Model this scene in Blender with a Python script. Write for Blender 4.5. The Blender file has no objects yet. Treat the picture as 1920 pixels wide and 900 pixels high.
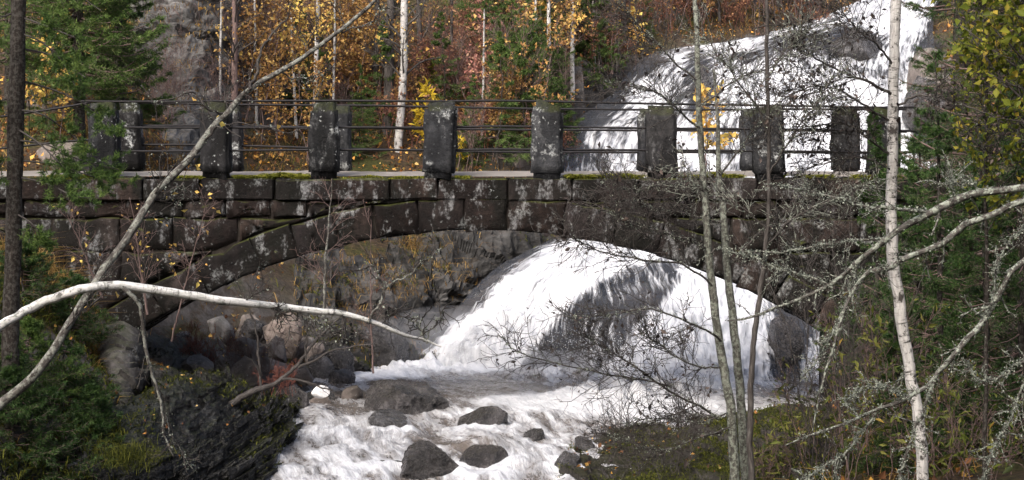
import bpy, bmesh, math, random
import numpy as np

# ------------------------------------------------------------------ camera, sky, sun, exposure
scene = bpy.context.scene
COL = scene.collection
FPX = 3600.0
PITCH = math.atan(140.0 / FPX)
cam_data = bpy.data.cameras.new("camera")
cam = bpy.data.objects.new("camera", cam_data)
COL.objects.link(cam)
cam.location = (0, 0, 0)
cam.rotation_euler = (math.pi / 2 - PITCH, 0, 0)
cam_data.sensor_width = 36.0
cam_data.lens = 36.0 * FPX / 1920.0
cam_data.clip_start = 0.1
cam_data.clip_end = 1000
scene.camera = cam

SUN_EL, SUN_ROT = math.radians(43), math.radians(208)      # overcast: a wide weak sun behind the camera, to its left
world = bpy.data.worlds.new("World")
scene.world = world
world.use_nodes = True
wn = world.node_tree.nodes
sky_tex = wn.new("ShaderNodeTexSky")
sky_tex.sky_type = 'NISHITA'
sky_tex.sun_disc = False
sky_tex.sun_elevation = SUN_EL
sky_tex.sun_rotation = SUN_ROT
sky_tex.air_density = 0.7
sky_tex.dust_density = 7.0
sky_tex.ozone_density = 0.6
wn["Background"].inputs[1].default_value = 0.15
world.node_tree.links.new(sky_tex.outputs[0], wn["Background"].inputs[0])
sun_data = bpy.data.lights.new("sun", 'SUN')
sun_data.energy = 1.45
sun_data.angle = math.radians(40)
sun_data.color = (1.0, 0.98, 0.95)
sun = bpy.data.objects.new("sun", sun_data)
COL.objects.link(sun)
# direction towards the sun (sky rotation is measured clockwise from +Y)
sd = (math.sin(SUN_ROT) * math.cos(SUN_EL), math.cos(SUN_ROT) * math.cos(SUN_EL), math.sin(SUN_EL))
from mathutils import Vector
sun.rotation_euler = Vector(sd).to_track_quat('Z', 'Y').to_euler()
vs = scene.view_settings
vs.view_transform = 'Standard'
vs.look = 'None'
vs.exposure = 1.4
vs.gamma = 1.0
vs.use_curve_mapping = False
scene.cycles.use_denoising = True
scene.cycles.max_bounces = 6
scene.cycles.diffuse_bounces = 3
scene.cycles.glossy_bounces = 2
scene.cycles.transmission_bounces = 3
scene.cycles.transparent_max_bounces = 10
scene.cycles.volume_bounces = 0

# ------------------------------------------------------------------ maths helpers
CT, ST = math.cos(PITCH), math.sin(PITCH)

def P(px, py, Y):
    """The point at depth Y on the line of sight through a photo pixel."""
    dx = (px - 960.0) / FPX
    dy = -(py - 450.0) / FPX
    d = np.array([dx, CT + dy * ST, -ST + dy * CT])
    return d * (Y / d[1])

def proj(V):
    V = np.asarray(V, float)
    f = V[..., 1] * CT - V[..., 2] * ST
    u = V[..., 1] * ST + V[..., 2] * CT
    return 960 + FPX * V[..., 0] / f, 450 - FPX * u / f

def unit(v):
    return v / np.maximum(np.linalg.norm(v, axis=-1, keepdims=True), 1e-9)

def sstep(a, b, x):
    t = np.clip((x - a) / (b - a), 0, 1)
    return t * t * (3 - 2 * t)

def _hash(ix, iy, iz):
    h = (ix.astype(np.int64) * 374761393 + iy.astype(np.int64) * 668265263 + iz.astype(np.int64) * 2147483647 * 3) & 0xffffffff
    h = ((h ^ (h >> 13)) * 1274126177) & 0xffffffff
    h = ((h ^ (h >> 16)) * 2246822519) & 0xffffffff
    return ((h ^ (h >> 15)) & 0xffffff) / float(0xffffff)

def vnoise(p):
    p = np.asarray(p, float)
    i = np.floor(p).astype(np.int64)
    f = p - i
    f = f * f * f * (f * (f * 6 - 15) + 10)
    r = 0
    for a in (0, 1):
        wx = f[..., 0] if a else 1 - f[..., 0]
        for b in (0, 1):
            wy = f[..., 1] if b else 1 - f[..., 1]
            for c in (0, 1):
                wz = f[..., 2] if c else 1 - f[..., 2]
                r = r + wx * wy * wz * _hash(i[..., 0] + a, i[..., 1] + b, i[..., 2] + c)
    return r * 2 - 1

def fbm(p, o=4, g=0.5, l=2.03):
    p = np.asarray(p, float)
    s, a, t = 0, 1.0, 0
    for k in range(o):
        s = s + a * vnoise(p + k * 17.3)
        t += a
        a *= g
        p = p * l
    return s / t

def ridged(p, o=4, g=0.5, l=2.1):
    p = np.asarray(p, float)
    s, a, t = 0, 1.0, 0
    for k in range(o):
        s = s + a * (1 - 2 * np.abs(vnoise(p + k * 11.7)))
        t += a
        a *= g
        p = p * l
    return s / t

def catmull(pts, n):
    pts = np.asarray(pts, float)
    k = len(pts)
    ext = np.concatenate([(2 * pts[0] - pts[1])[None], pts, (2 * pts[-1] - pts[-2])[None]])
    t = np.linspace(0, k - 1, n)
    i = np.minimum(t.astype(int), k - 2)
    f = (t - i).reshape(-1, *([1] * (pts.ndim - 1)))
    p0, p1, p2, p3 = ext[i], ext[i + 1], ext[i + 2], ext[i + 3]
    return 0.5 * (2 * p1 + (p2 - p0) * f + (2 * p0 - 5 * p1 + 4 * p2 - p3) * f ** 2 + (3 * p1 - p0 - 3 * p2 + p3) * f ** 3)

def patch(rows, nu, nv):
    """Smooth surface through a grid of points, rows along v."""
    G = np.array(rows, float)
    G = np.stack([catmull(G[i], nu) for i in range(len(G))])
    return catmull(G, nv)

# ------------------------------------------------------------------ mesh helpers
def new_mesh(name, V, faces, mat, smooth=True, attrs=None):
    V = np.ascontiguousarray(V, dtype=np.float32)
    me = bpy.data.meshes.new(name)
    if not isinstance(faces, list):
        faces = [faces]
    faces = [np.asarray(f, dtype=np.int32) for f in faces if len(f)]
    nl = sum(f.size for f in faces)
    npoly = sum(len(f) for f in faces)
    me.vertices.add(len(V))
    me.vertices.foreach_set("co", V.ravel())
    me.loops.add(nl)
    me.loops.foreach_set("vertex_index", np.concatenate([f.ravel() for f in faces]))
    me.polygons.add(npoly)
    tot = np.concatenate([np.full(len(f), f.shape[1], np.int32) for f in faces])
    st = np.concatenate([[0], np.cumsum(tot)[:-1]]).astype(np.int32)
    me.polygons.foreach_set("loop_start", st)
    try:
        me.polygons.foreach_set("loop_total", tot)
    except Exception:
        pass
    me.polygons.foreach_set("use_smooth", np.full(npoly, bool(smooth)))
    for k, a in (attrs or {}).items():
        a = np.asarray(a, np.float32)
        if a.ndim == 1:
            at = me.attributes.new(k, 'FLOAT', 'POINT')
            at.data.foreach_set("value", a)
        else:
            at = me.attributes.new(k, 'FLOAT_VECTOR', 'POINT')
            at.data.foreach_set("vector", a.ravel())
    me.update(calc_edges=True)
    me.validate()
    if mat is not None:
        me.materials.append(mat)
    return me

def obj(name, me, parent=None, loc=None):
    o = bpy.data.objects.new(name, me)
    COL.objects.link(o)
    if parent is not None:
        o.parent = parent
    if loc is not None:
        o.location = [float(c) for c in loc]
    return o

def tag(o, label=None, cat=None, group=None, kind=None):
    if label: o["label"] = label
    if cat: o["category"] = cat
    if group: o["group"] = group
    if kind: o["kind"] = kind
    return o

def thing(name, label, cat, loc, group=None):
    o = obj(name, None, None, loc)
    o.empty_display_size = 0.2
    return tag(o, label, cat, group)

def grid_faces(nv, nu):
    i = np.arange(nv * nu).reshape(nv, nu)
    return np.stack([i[:-1, :-1].ravel(), i[:-1, 1:].ravel(), i[1:, 1:].ravel(), i[1:, :-1].ravel()], 1)

class MB:
    """Collects tubes, leaves and needles into one mesh."""
    def __init__(self):
        self.V, self.F, self.UV, self.RN, self.n = [], {}, [], [], 0
    def add(self, V, F, uv=None, rn=None):
        V = V.reshape(-1, 3)
        self.V.append(V)
        F = np.asarray(F)
        self.F.setdefault(F.shape[1], []).append(F + self.n)
        self.n += len(V)
        self.UV.append(np.zeros((len(V), 3)) if uv is None else uv.reshape(-1, 3))
        self.RN.append(np.full(len(V), .5) if rn is None else rn.ravel())
    def build(self, name, mat, parent=None, off=None, smooth=True):
        if not self.V:
            return None
        V = np.vstack(self.V)
        if off is not None:
            V = V - np.asarray(off)
        F = [np.vstack(f) for f in self.F.values()]
        me = new_mesh(name, V, F, mat, smooth, {"uvm": np.vstack(self.UV), "rnd": np.concatenate(self.RN)})
        return obj(name, me, parent)

def tubes(mb, PP, RR, sides=5, rough=0.0, seed=0):
    PP = np.asarray(PP, float); RR = np.asarray(RR, float)
    if PP.ndim == 2:
        PP, RR = PP[None], RR[None]
    N, K = PP.shape[:2]
    if N == 0: return
    T = unit(np.gradient(PP, axis=1))
    m = unit(T.mean(1))
    ref = np.where((np.abs(m[:, 2]) > 0.8)[:, None], np.array([1., 0, 0]), np.array([0, 0, 1.]))[:, None, :]
    U = unit(np.cross(T, ref)); W = np.cross(T, U)
    a = np.linspace(0, 2 * np.pi, sides, endpoint=False)
    D = np.cos(a)[None, None, :, None] * U[:, :, None] + np.sin(a)[None, None, :, None] * W[:, :, None]
    R4 = RR[:, :, None, None]
    if rough:
        q = PP[:, :, None, :] + D * R4
        R4 = R4 * (1 + rough * fbm(q / (RR.max() * 2.2) + seed, 3)[..., None])
    V = PP[:, :, None, :] + D * R4
    s = np.concatenate([np.zeros((N, 1)), np.cumsum(np.linalg.norm(np.diff(PP, axis=1), axis=2), 1)], 1)
    uv = np.zeros((N, K, sides, 3))
    uv[..., 0] = np.cos(a) * RR.max(); uv[..., 1] = s[:, :, None]; uv[..., 2] = np.sin(a) * RR.max()
    idx = np.arange(N * K * sides).reshape(N, K, sides)
    A, B = idx[:, :-1], idx[:, 1:]
    F = np.stack([A, np.roll(A, -1, 2), np.roll(B, -1, 2), B], -1).reshape(-1, 4)
    mb.add(V, F, uv)

def sample(PP, RR, idx, t):
    K = PP.shape[1]
    x = t * (K - 1)
    i = np.minimum(x.astype(int), K - 2); f = (x - i)
    p = PP[idx, i] * (1 - f)[:, None] + PP[idx, i + 1] * f[:, None]
    tn = unit(PP[idx, i + 1] - PP[idx, i])
    r = RR[idx, i] * (1 - f) + RR[idx, i + 1] * f if RR is not None else None
    return p, tn, r

def spawn(rg, PP, RR, n, t0, t1, L, ang, up=0.0, wig=0.15, K=5, rs=0.55, rmin=0.0012, taper=0.35, shrink=0.5, grav=0.0, bias=None):
    PP = np.asarray(PP, float); RR = np.asarray(RR, float)
    if PP.ndim == 2:
        PP, RR = PP[None], RR[None]
    idx = np.repeat(np.arange(len(PP)), n)
    M = len(idx)
    t = rg.uniform(t0, t1, M)
    p, T, r = sample(PP, RR, idx, t)
    v = rg.normal(size=(M, 3))
    v = unit(v - (v * T).sum(1, keepdims=True) * T)
    an = np.radians(rg.normal(ang, ang * .2, M))[:, None]
    d = np.cos(an) * T + np.sin(an) * v
    d[:, 2] += up
    if bias is not None:
        d = d + np.asarray(bias)
    d = unit(d)
    Lr = L * rg.uniform(.5, 1.25, M) * (1 - shrink * t)
    pts = [p]
    for k in range(K - 1):
        d = d + rg.normal(size=(M, 3)) * wig
        d[:, 2] += grav
        d = unit(d)
        p = p + d * (Lr / (K - 1))[:, None]
        pts.append(p)
    r0 = np.maximum(r * rs * rg.uniform(.7, 1.0, M), rmin)
    R = r0[:, None] * np.linspace(1, taper, K)[None]
    return np.stack(pts, 1), np.maximum(R, rmin * .7)

def leaves(mb, rg, PP, n, size, asp=0.55, t0=0.2, droop=0.3, spread=0.02, fold=0.25, jit=.35, along=.5):
    PP = np.asarray(PP, float)
    if PP.ndim == 2: PP = PP[None]
    idx = rg.integers(0, len(PP), int(n))
    M = len(idx)
    if M == 0: return
    p, T, _ = sample(PP, None, idx, rg.uniform(t0, 1, M))
    p = p + rg.normal(size=(M, 3)) * spread
    d = T * along + rg.normal(size=(M, 3)) * .8
    d[:, 2] -= droop
    d = unit(d)
    nrm = rg.normal(size=(M, 3)); nrm[:, 2] += .6
    s = unit(np.cross(d, nrm)); nn = np.cross(s, d)
    Ls = (size * np.clip(rg.normal(1, jit, M), .4, 1.9))[:, None]
    base = p
    mid = p + d * Ls * .45
    V = np.stack([base, mid + s * Ls * asp * .5 + nn * Ls * fold * asp, p + d * Ls - nn * Ls * .1, mid - s * Ls * asp * .5 + nn * Ls * fold * asp], 1)
    i = np.arange(M)[:, None] * 4
    F = np.vstack([i + np.array([0, 1, 2]), i + np.array([0, 2, 3])])
    rn = np.repeat(rg.uniform(0, 1, M), 4)
    mb.add(V, F, None, rn)

def needles(mb, rg, PP, n, L, w, t0=0.0, spread=60, up=0.15):
    PP = np.asarray(PP, float)
    N = len(PP)
    idx = np.repeat(np.arange(N), n)
    M = len(idx)
    p, T, _ = sample(PP, None, idx, rg.uniform(t0, 1, M))
    v = rg.normal(size=(M, 3)); v = unit(v - (v * T).sum(1, keepdims=True) * T)
    a = np.radians(rg.normal(spread, 10, M))[:, None]
    d = np.cos(a) * T + np.sin(a) * v
    d[:, 2] += up
    d = unit(d)
    s = unit(np.cross(d, rg.normal(size=(M, 3))))
    l = (L * rg.uniform(.6, 1.2, M))[:, None]
    V = np.stack([p - s * w / 2, p + s * w / 2, p + d * l], 1)
    F = np.arange(M * 3).reshape(M, 3)
    rn = np.repeat(np.clip(np.repeat(rg.uniform(0, 1, N), n) * .7 + rg.uniform(0, .3, M), 0, 1), 3)
    mb.add(V, F, None, rn)

# ------------------------------------------------------------------ materials
def mat_new(name):
    m = bpy.data.materials.new(name)
    m.use_nodes = True
    nt = m.node_tree
    return m, nt, nt.nodes["Principled BSDF"]

class NB:
    def __init__(self, nt): self.nt = nt
    def n(self, t, **kw):
        x = self.nt.nodes.new(t)
        for k, v in kw.items(): setattr(x, k, v)
        return x
    def l(self, a, b): self.nt.links.new(a, b)
    def noise(self, vec, scale, detail=4, rough=.55, dist=0.0):
        x = self.n("ShaderNodeTexNoise")
        x.inputs["Scale"].default_value = scale
        x.inputs["Detail"].default_value = detail
        x.inputs["Roughness"].default_value = rough
        x.inputs["Distortion"].default_value = dist
        if vec is not None: self.l(vec, x.inputs["Vector"])
        return x.outputs["Fac"]
    def vor(self, vec, scale, feature='F1', rnd=1.0):
        x = self.n("ShaderNodeTexVoronoi", feature=feature)
        x.inputs["Scale"].default_value = scale
        x.inputs["Randomness"].default_value = rnd
        if vec is not None: self.l(vec, x.inputs["Vector"])
        return x.outputs["Distance"]
    def ramp(self, fac, stops, interp='LINEAR'):
        x = self.n("ShaderNodeValToRGB")
        cr = x.color_ramp
        cr.interpolation = interp
        while len(cr.elements) < len(stops): cr.elements.new(.5)
        for e, (p, c) in zip(cr.elements, stops):
            e.position = p
            e.color = (*c, 1) if isinstance(c, (tuple, list)) else (c, c, c, 1)
        self.l(fac, x.inputs[0])
        return x.outputs[0]
    def mix(self, fac, a, b, blend='MIX'):
        x = self.n("ShaderNodeMix", data_type='RGBA', blend_type=blend)
        for s, v in ((x.inputs[0], fac), (x.inputs[6], a), (x.inputs[7], b)):
            if isinstance(v, (int, float)): s.default_value = v
            elif isinstance(v, (tuple, list)): s.default_value = (*v, 1)
            else: self.l(v, s)
        return x.outputs[2]
    def math(self, op, a, b=0.0, c=None):
        x = self.n("ShaderNodeMath", operation=op)
        for i, v in enumerate((a, b, c)):
            if v is None: continue
            if isinstance(v, (int, float)): x.inputs[i].default_value = v
            else: self.l(v, x.inputs[i])
        return x.outputs[0]
    def mapping(self, vec, scale=(1, 1, 1), rot=(0, 0, 0)):
        x = self.n("ShaderNodeMapping")
        x.inputs["Scale"].default_value = scale
        x.inputs["Rotation"].default_value = rot
        self.l(vec, x.inputs["Vector"])
        return x.outputs[0]
    def bump(self, h, strength=.5, dist=.02, normal=None):
        x = self.n("ShaderNodeBump")
        x.inputs["Strength"].default_value = strength
        x.inputs["Distance"].default_value = dist
        self.l(h, x.inputs["Height"])
        if normal is not None: self.l(normal, x.inputs["Normal"])
        return x.outputs[0]
    def attr(self, name, out="Fac"):
        x = self.n("ShaderNodeAttribute", attribute_name=name)
        return x.outputs[out]
    def pos(self):
        return self.n("ShaderNodeNewGeometry").outputs["Position"]
    def normz(self):
        g = self.n("ShaderNodeNewGeometry")
        s = self.n("ShaderNodeSeparateXYZ")
        self.l(g.outputs["Normal"], s.inputs[0])
        return s.outputs[2]
    def objrand(self):
        return self.n("ShaderNodeObjectInfo").outputs["Random"]

def rock_material(name, dark, mid, light, lichen=0.0, moss=0.0, strata=None, rough=.75, spec=.3, vary=.0, bump=.8, stain=.5, mosscol=(.05, .06, .012), scale=1.0, grime=0.0):
    m, nt, b = mat_new(name)
    k = NB(nt)
    pos = k.pos()
    n1 = k.noise(pos, 1.7 * scale, 6, .6)
    n2 = k.noise(pos, 9 * scale, 6, .65)
    col = k.ramp(k.math('ADD', k.math('MULTIPLY', n1, .6), k.math('MULTIPLY', n2, .45)), [(.32, dark), (.52, mid), (.75, light)])
    if vary:
        r = k.objrand()
        col = k.mix(k.math('MULTIPLY', r, vary), col, k.mix(1.0, col, (.35, .33, .36), 'MULTIPLY'))
        r2 = k.math('FRACT', k.math('MULTIPLY', r, 7.31))
        col = k.mix(k.math('MULTIPLY', r2, vary * .6), col, k.mix(1.0, col, (2.0, 1.45, 1.15), 'MULTIPLY'))
        r3 = k.math('FRACT', k.math('MULTIPLY', r, 23.7))
        col = k.mix(k.math('MULTIPLY', k.math('GREATER_THAN', r3, .7), vary * .7), col, k.mix(1.0, col, (1.5, 1.6, 1.75), 'MULTIPLY'))
    if stain:
        st = k.noise(k.mapping(pos, (2.2, 2.2, .7)), 1.6, 5, .6)
        col = k.mix(k.math('MULTIPLY', k.ramp(st, [(.45, 0.0), (.62, 1.0)]), stain), col, tuple(c * .3 for c in dark))
    h = k.math('ADD', k.math('MULTIPLY', n2, .6), k.math('MULTIPLY', k.noise(pos, 38 * scale, 5, .7), .4))
    if strata:
        s1 = k.noise(k.mapping(pos, strata[0], strata[1]), 1.0, 5, .62, .3)
        h = k.math('ADD', k.math('MULTIPLY', h, .35), k.math('MULTIPLY', s1, 1.2))
        col = k.mix(k.ramp(s1, [(.35, .75), (.6, 0.0)]), col, tuple(c * .5 for c in dark))
    if grime:
        g1 = k.noise(k.mapping(pos, (1.6, 1.0, .8)), 1.3, 6, .68)
        col = k.mix(k.math('MULTIPLY', k.ramp(g1, [(.46, 0.0), (.58, 1.0)]), grime), col, (.006, .006, .005))
        g2 = k.noise(k.mapping(pos, (2.4, 1.0, 1.1)), 1.9, 6, .7)
        g3 = k.noise(pos, 26, 5, .7)
        col = k.mix(k.math('MULTIPLY', k.math('MULTIPLY', k.ramp(g2, [(.555, 0.0), (.62, 1.0)]), k.ramp(g3, [(.4, .1), (.6, 1.0)])), min(.8, grime)), col, (.18, .185, .19))
    if lichen:
        wp = k.n('ShaderNodeVectorMath', operation='ADD')
        k.l(pos, wp.inputs[0]); nzc = k.n('ShaderNodeTexNoise'); nzc.inputs['Scale'].default_value = 14; nzc.inputs['Detail'].default_value = 4; sc_ = k.n('ShaderNodeVectorMath', operation='SCALE'); sc_.inputs[3].default_value = .09
        k.l(nzc.outputs['Color'], sc_.inputs[0]); k.l(sc_.outputs[0], wp.inputs[1])
        v = k.vor(wp.outputs[0], 15)
        ln = k.noise(pos, 2.6, 5, .7)
        lf = k.math('MULTIPLY', k.ramp(v, [(.1, 1.0), (.24, 0.0)]), k.ramp(ln, [(.5, 0.0), (.66, 1.0)]))
        big = k.math('MULTIPLY', k.ramp(k.noise(pos, 2.3, 6, .7), [(.58, 0.0), (.66, 1.0)]), k.ramp(k.noise(pos, 30, 4, .7), [(.42, 0.0), (.56, 1.0)]))
        col = k.mix(k.math('MULTIPLY', k.math('MAXIMUM', lf, k.math('MULTIPLY', big, .8)), lichen), col, (.38, .40, .40))
    if moss:
        mz = k.math('ADD', k.normz(), k.math('MULTIPLY', k.noise(pos, 4, 5, .7), 1.1))
        mf = k.math('MULTIPLY', k.ramp(mz, [(1.05, 0.0), (1.28, 1.0)]) if False else k.ramp(k.math('MULTIPLY', mz, .5), [(.52, 0.0), (.64, 1.0)]), moss)
        mc = k.ramp(k.noise(pos, 22, 4, .7), [(.35, tuple(c * .45 for c in mosscol)), (.65, mosscol)])
        col = k.mix(mf, col, mc)
    k.l(col, b.inputs["Base Color"])
    b.inputs["Roughness"].default_value = rough
    k.l(k.ramp(n2, [(.3, max(0.0, rough - .22)), (.7, min(1.0, rough + .12))]), b.inputs["Roughness"])
    b.inputs["Specular IOR Level"].default_value = spec
    k.l(k.bump(h, bump, .05), b.inputs["Normal"])
    return m

def leaf_material(name, stops, transl=.35, rough=.55, vary=.25):
    m, nt, b = mat_new(name)
    k = NB(nt)
    col = k.ramp(k.attr("rnd"), stops)
    col = k.mix(k.math('MULTIPLY', k.objrand(), vary), col, k.mix(1.0, col, (.55, .5, .5), 'MULTIPLY'))
    k.l(col, b.inputs["Base Color"])
    b.inputs["Roughness"].default_value = rough
    b.inputs["Specular IOR Level"].default_value = .15
    tr = k.n("ShaderNodeBsdfTranslucent")
    k.l(col, tr.inputs[0])
    mx = k.n("ShaderNodeMixShader")
    mx.inputs[0].default_value = transl
    k.l(b.outputs[0], mx.inputs[1]); k.l(tr.outputs[0], mx.inputs[2])
    k.l(mx.outputs[0], nt.nodes["Material Output"].inputs[0])
    return m

def bark_material(name, a, b_, c, lent=0.0, lichen=0.0, scale=1.0, lichcol=(.36, .40, .34), low=None):
    m, nt, b = mat_new(name)
    k = NB(nt)
    uv = k.attr("uvm", "Vector")
    pos = k.pos()
    n = k.noise(k.mapping(uv, (40 * scale, 9 * scale, 40 * scale)), 1.0, 5, .65)
    col = k.ramp(n, [(.3, a), (.5, b_), (.72, c)])
    if lent:
        ln = k.noise(k.mapping(uv, (7, 46, 7)), 1.0, 4, .7, .6)
        ln2 = k.noise(k.mapping(uv, (5, 7, 5)), 1.0, 4, .6)
        f0 = k.ramp(k.noise(k.mapping(uv, (6, 5.5, 6)), 1.0, 5, .65, .4), [(.58, 0.0), (.63, 1.0)])
        f = k.math('MULTIPLY', k.ramp(ln, [(.55, 0.0), (.62, 1.0)]), k.ramp(ln2, [(.42, .15), (.58, 1.0)]))
        f = k.math('MAXIMUM', f, k.ramp(k.noise(k.mapping(uv, (12, 11, 12)), 1.0, 5, .7), [(.565, 0.0), (.63, 1.0)]))
        f = k.math('MAXIMUM', f, f0)
        col = k.mix(k.math('MULTIPLY', f, lent), col, (.025, .022, .02))
    if lichen:
        lf = k.math('MULTIPLY', k.ramp(k.noise(pos, 26, 5, .7), [(.48, 0.0), (.56, 1.0)]), lichen)
        col = k.mix(lf, col, k.ramp(k.noise(pos, 80, 3, .7), [(.35, tuple(x * .55 for x in lichcol)), (.65, lichcol)]))
    k.l(col, b.inputs["Base Color"])
    b.inputs["Roughness"].default_value = .85
    b.inputs["Specular IOR Level"].default_value = .1
    k.l(k.bump(k.math('ADD', n, k.math('MULTIPLY', k.noise(pos, 70, 3, .7), .6)), .7, .008), b.inputs["Normal"])
    return m

def water_material(name, wet, wet2, foamcol=(.49, .505, .53), fs=(14, 1.6, 1), fine=(60, 5, 1), soft=.12, rough_wet=.18, bump=.5, clear=0.0, shade=.55, hair=(14, 1.3, 1), hairw=1.0):
    m, nt, b = mat_new(name)
    k = NB(nt)
    uv = k.attr("uvm", "Vector")
    foam = k.attr("foam")
    n1 = k.noise(k.mapping(uv, fs), 1.0, 5, .6, .35)
    n2 = k.noise(k.mapping(uv, fine), 1.0, 5, .7, .2)
    n3 = k.noise(k.mapping(uv, hair), 1.0, 3, .6)
    nn = k.math('ADD', k.math('MULTIPLY', n1, .45), k.math('ADD', k.math('MULTIPLY', n2, .27), k.math('MULTIPLY', n3, .28)))
    nn = k.math('ADD', nn, k.math('MULTIPLY', k.math('SUBTRACT', n3, .5), k.math('MULTIPLY', k.math('SUBTRACT', 1.0, foam), hairw)))
    # foam 0 -> almost none, 1 -> closed white
    f = k.math('ADD', k.math('SUBTRACT', nn, .5), k.math('MULTIPLY', k.math('SUBTRACT', foam, .5), .62))
    fac = k.n("ShaderNodeMapRange", interpolation_type='SMOOTHSTEP')
    fac.inputs[1].default_value = -soft; fac.inputs[2].default_value = soft
    k.l(f, fac.inputs[0])
    fac = fac.outputs[0]
    wcol = k.ramp(k.noise(uv, 2.2, 4, .6), [(.35, wet), (.65, wet2)])
    # thin: grey-blue shading of the white water, painted into its colour by noise
    thin = k.math('MULTIPLY', k.ramp(k.math('ADD', k.math('MULTIPLY', n2, .6), k.math('MULTIPLY', n1, .4)), [(.40, 1.0), (.58, 0.0)]), shade)
    fcol = k.mix(thin, foamcol, tuple(c * q for c, q in zip(foamcol, (.45, .47, .5))))
    k.l(k.mix(fac, wcol, fcol), b.inputs["Base Color"])
    r = k.n("ShaderNodeMapRange")
    r.inputs[3].default_value = rough_wet; r.inputs[4].default_value = .7
    k.l(fac, r.inputs[0]); k.l(r.outputs[0], b.inputs["Roughness"])
    b.inputs["IOR"].default_value = 1.33
    b.inputs["Specular IOR Level"].default_value = .5
    k.l(k.bump(k.math('ADD', k.math('MULTIPLY', nn, 1.0), k.math('MULTIPLY', fac, .35)), bump, .08), b.inputs["Normal"])
    if clear:
        al = k.n("ShaderNodeMapRange")
        al.inputs[3].default_value = 1 - clear; al.inputs[4].default_value = 1.0
        k.l(fac, al.inputs[0]); k.l(al.outputs[0], b.inputs["Alpha"])
    return m

def simple(name, col, rough=.7, metal=0.0, spec=.4):
    m, nt, b = mat_new(name)
    k = NB(nt)
    n = k.noise(k.pos(), 30, 4, .6)
    k.l(k.mix(k.ramp(n, [(.35, .7), (.65, 0.0)]), col, tuple(c * .55 for c in col)), b.inputs["Base Color"])
    b.inputs["Roughness"].default_value = rough
    b.inputs["Metallic"].default_value = metal
    b.inputs["Specular IOR Level"].default_value = spec
    return m

M = {}
M['wall'] = rock_material("bridge_stone", (.004, .0035, .0033), (.0155, .0132, .0124), (.056, .049, .046), lichen=.5, moss=.6, vary=.85, stain=.6, spec=.10, rough=.8, grime=.9)
M['post'] = rock_material("post_granite", (.006, .0064, .0072), (.018, .0195, .0215), (.055, .058, .062), lichen=1.0, moss=.35, vary=.5, stain=.6, rough=.85, grime=.28, spec=.10)
M['core'] = rock_material("bridge_core", (.012, .010, .009), (.03, .026, .022), (.06, .05, .045), lichen=.1, stain=.6, spec=.08)
M['boulder'] = rock_material("boulder_stone", (.05, .046, .043), (.145, .136, .128), (.30, .285, .275), spec=.15, lichen=.5, moss=.12, vary=.5, stain=.45)
M['wet'] = rock_material("wet_river_stone", (.008, .008, .009), (.032, .032, .034), (.15, .152, .16), moss=.2, vary=.4, rough=.30, spec=.5, stain=.5, bump=1.0, scale=2.4, mosscol=(.035, .032, .008))
M['slate'] = rock_material("slate", (.004, .004, .004), (.012, .012, .012), (.055, .055, .053), moss=.2, strata=((7, 7, 22), (0, math.radians(-24), 0)), rough=.42, spec=.28, stain=.3, bump=1.0, lichen=.12)
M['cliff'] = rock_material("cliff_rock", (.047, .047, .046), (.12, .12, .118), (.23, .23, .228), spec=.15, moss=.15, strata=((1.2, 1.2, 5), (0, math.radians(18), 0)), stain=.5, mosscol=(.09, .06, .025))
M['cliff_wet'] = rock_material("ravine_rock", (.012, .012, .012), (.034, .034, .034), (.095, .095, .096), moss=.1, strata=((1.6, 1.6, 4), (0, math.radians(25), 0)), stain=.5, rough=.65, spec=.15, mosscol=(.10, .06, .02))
M['slate_mid'] = rock_material("ledge_rock", (.02, .019, .018), (.055, .052, .05), (.15, .145, .14), moss=.3, stain=.5, rough=.7, lichen=.3, spec=.12)
M['slab'] = rock_material("mossy_slab_rock", (.010, .009, .0085), (.03, .028, .026), (.085, .08, .076), moss=.6, stain=.7, rough=.75, spec=.12, mosscol=(.02, .021, .006))
M['deck'] = rock_material("deck_gravel", (.12, .105, .1), (.22, .2, .19), (.34, .31, .3), stain=.1, moss=.25, mosscol=(.09, .09, .02))
M['rail'] = simple("rail_iron", (.012, .011, .012), .55, .6)
M['bark_dark'] = bark_material("pine_bark", (.012, .010, .009), (.018, .015, .013), (.045, .038, .033), lichen=.2, lichcol=(.2, .2, .18))
M['bark_brown'] = bark_material("brown_twig_bark", (.05, .036, .033), (.12, .085, .078), (.2, .15, .14))
M['bark_red'] = bark_material("red_twig_bark", (.07, .028, .022), (.16, .065, .05), (.24, .11, .09))
M['bark_grey'] = bark_material("grey_alder_bark", (.022, .022, .02), (.07, .07, .06), (.16, .16, .14), lichen=.65, lent=.5, lichcol=(.27, .30, .25))
M['bark_twig'] = bark_material("grey_twig_bark", (.018, .016, .015), (.05, .045, .042), (.10, .095, .09))
M['bark_lichen'] = bark_material("lichen_covered_bark", (.02, .018, .016), (.06, .055, .05), (.13, .125, .115), lichen=.9, lichcol=(.30, .33, .28))
M['bark_birch'] = bark_material("birch_bark", (.19, .185, .18), (.33, .325, .315), (.46, .455, .445), lent=.95)
M['bark_birch_lit'] = bark_material("lit_birch_bark", (.3, .3, .29), (.55, .55, .54), (.72, .72, .71), lent=.8, lichen=.3)  # birch bark copy painted lighter to offset the shade on the arching birch
M['bark_diag'] = bark_material("lichened_birch_bark", (.022, .02, .019), (.075, .07, .064), (.17, .165, .15), lent=.7, lichen=.6, lichcol=(.33, .35, .31))
O1, O2, Y1, Y2 = (.30, .14, .045), (.46, .25, .07), (.58, .38, .11), (.5, .40, .1)
M['leaf_orange'] = leaf_material("orange_leaf", [(0, (.13, .07, .035)), (.35, (.28, .15, .055)), (.7, (.42, .25, .08)), (1, (.6, .43, .15))])
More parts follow.
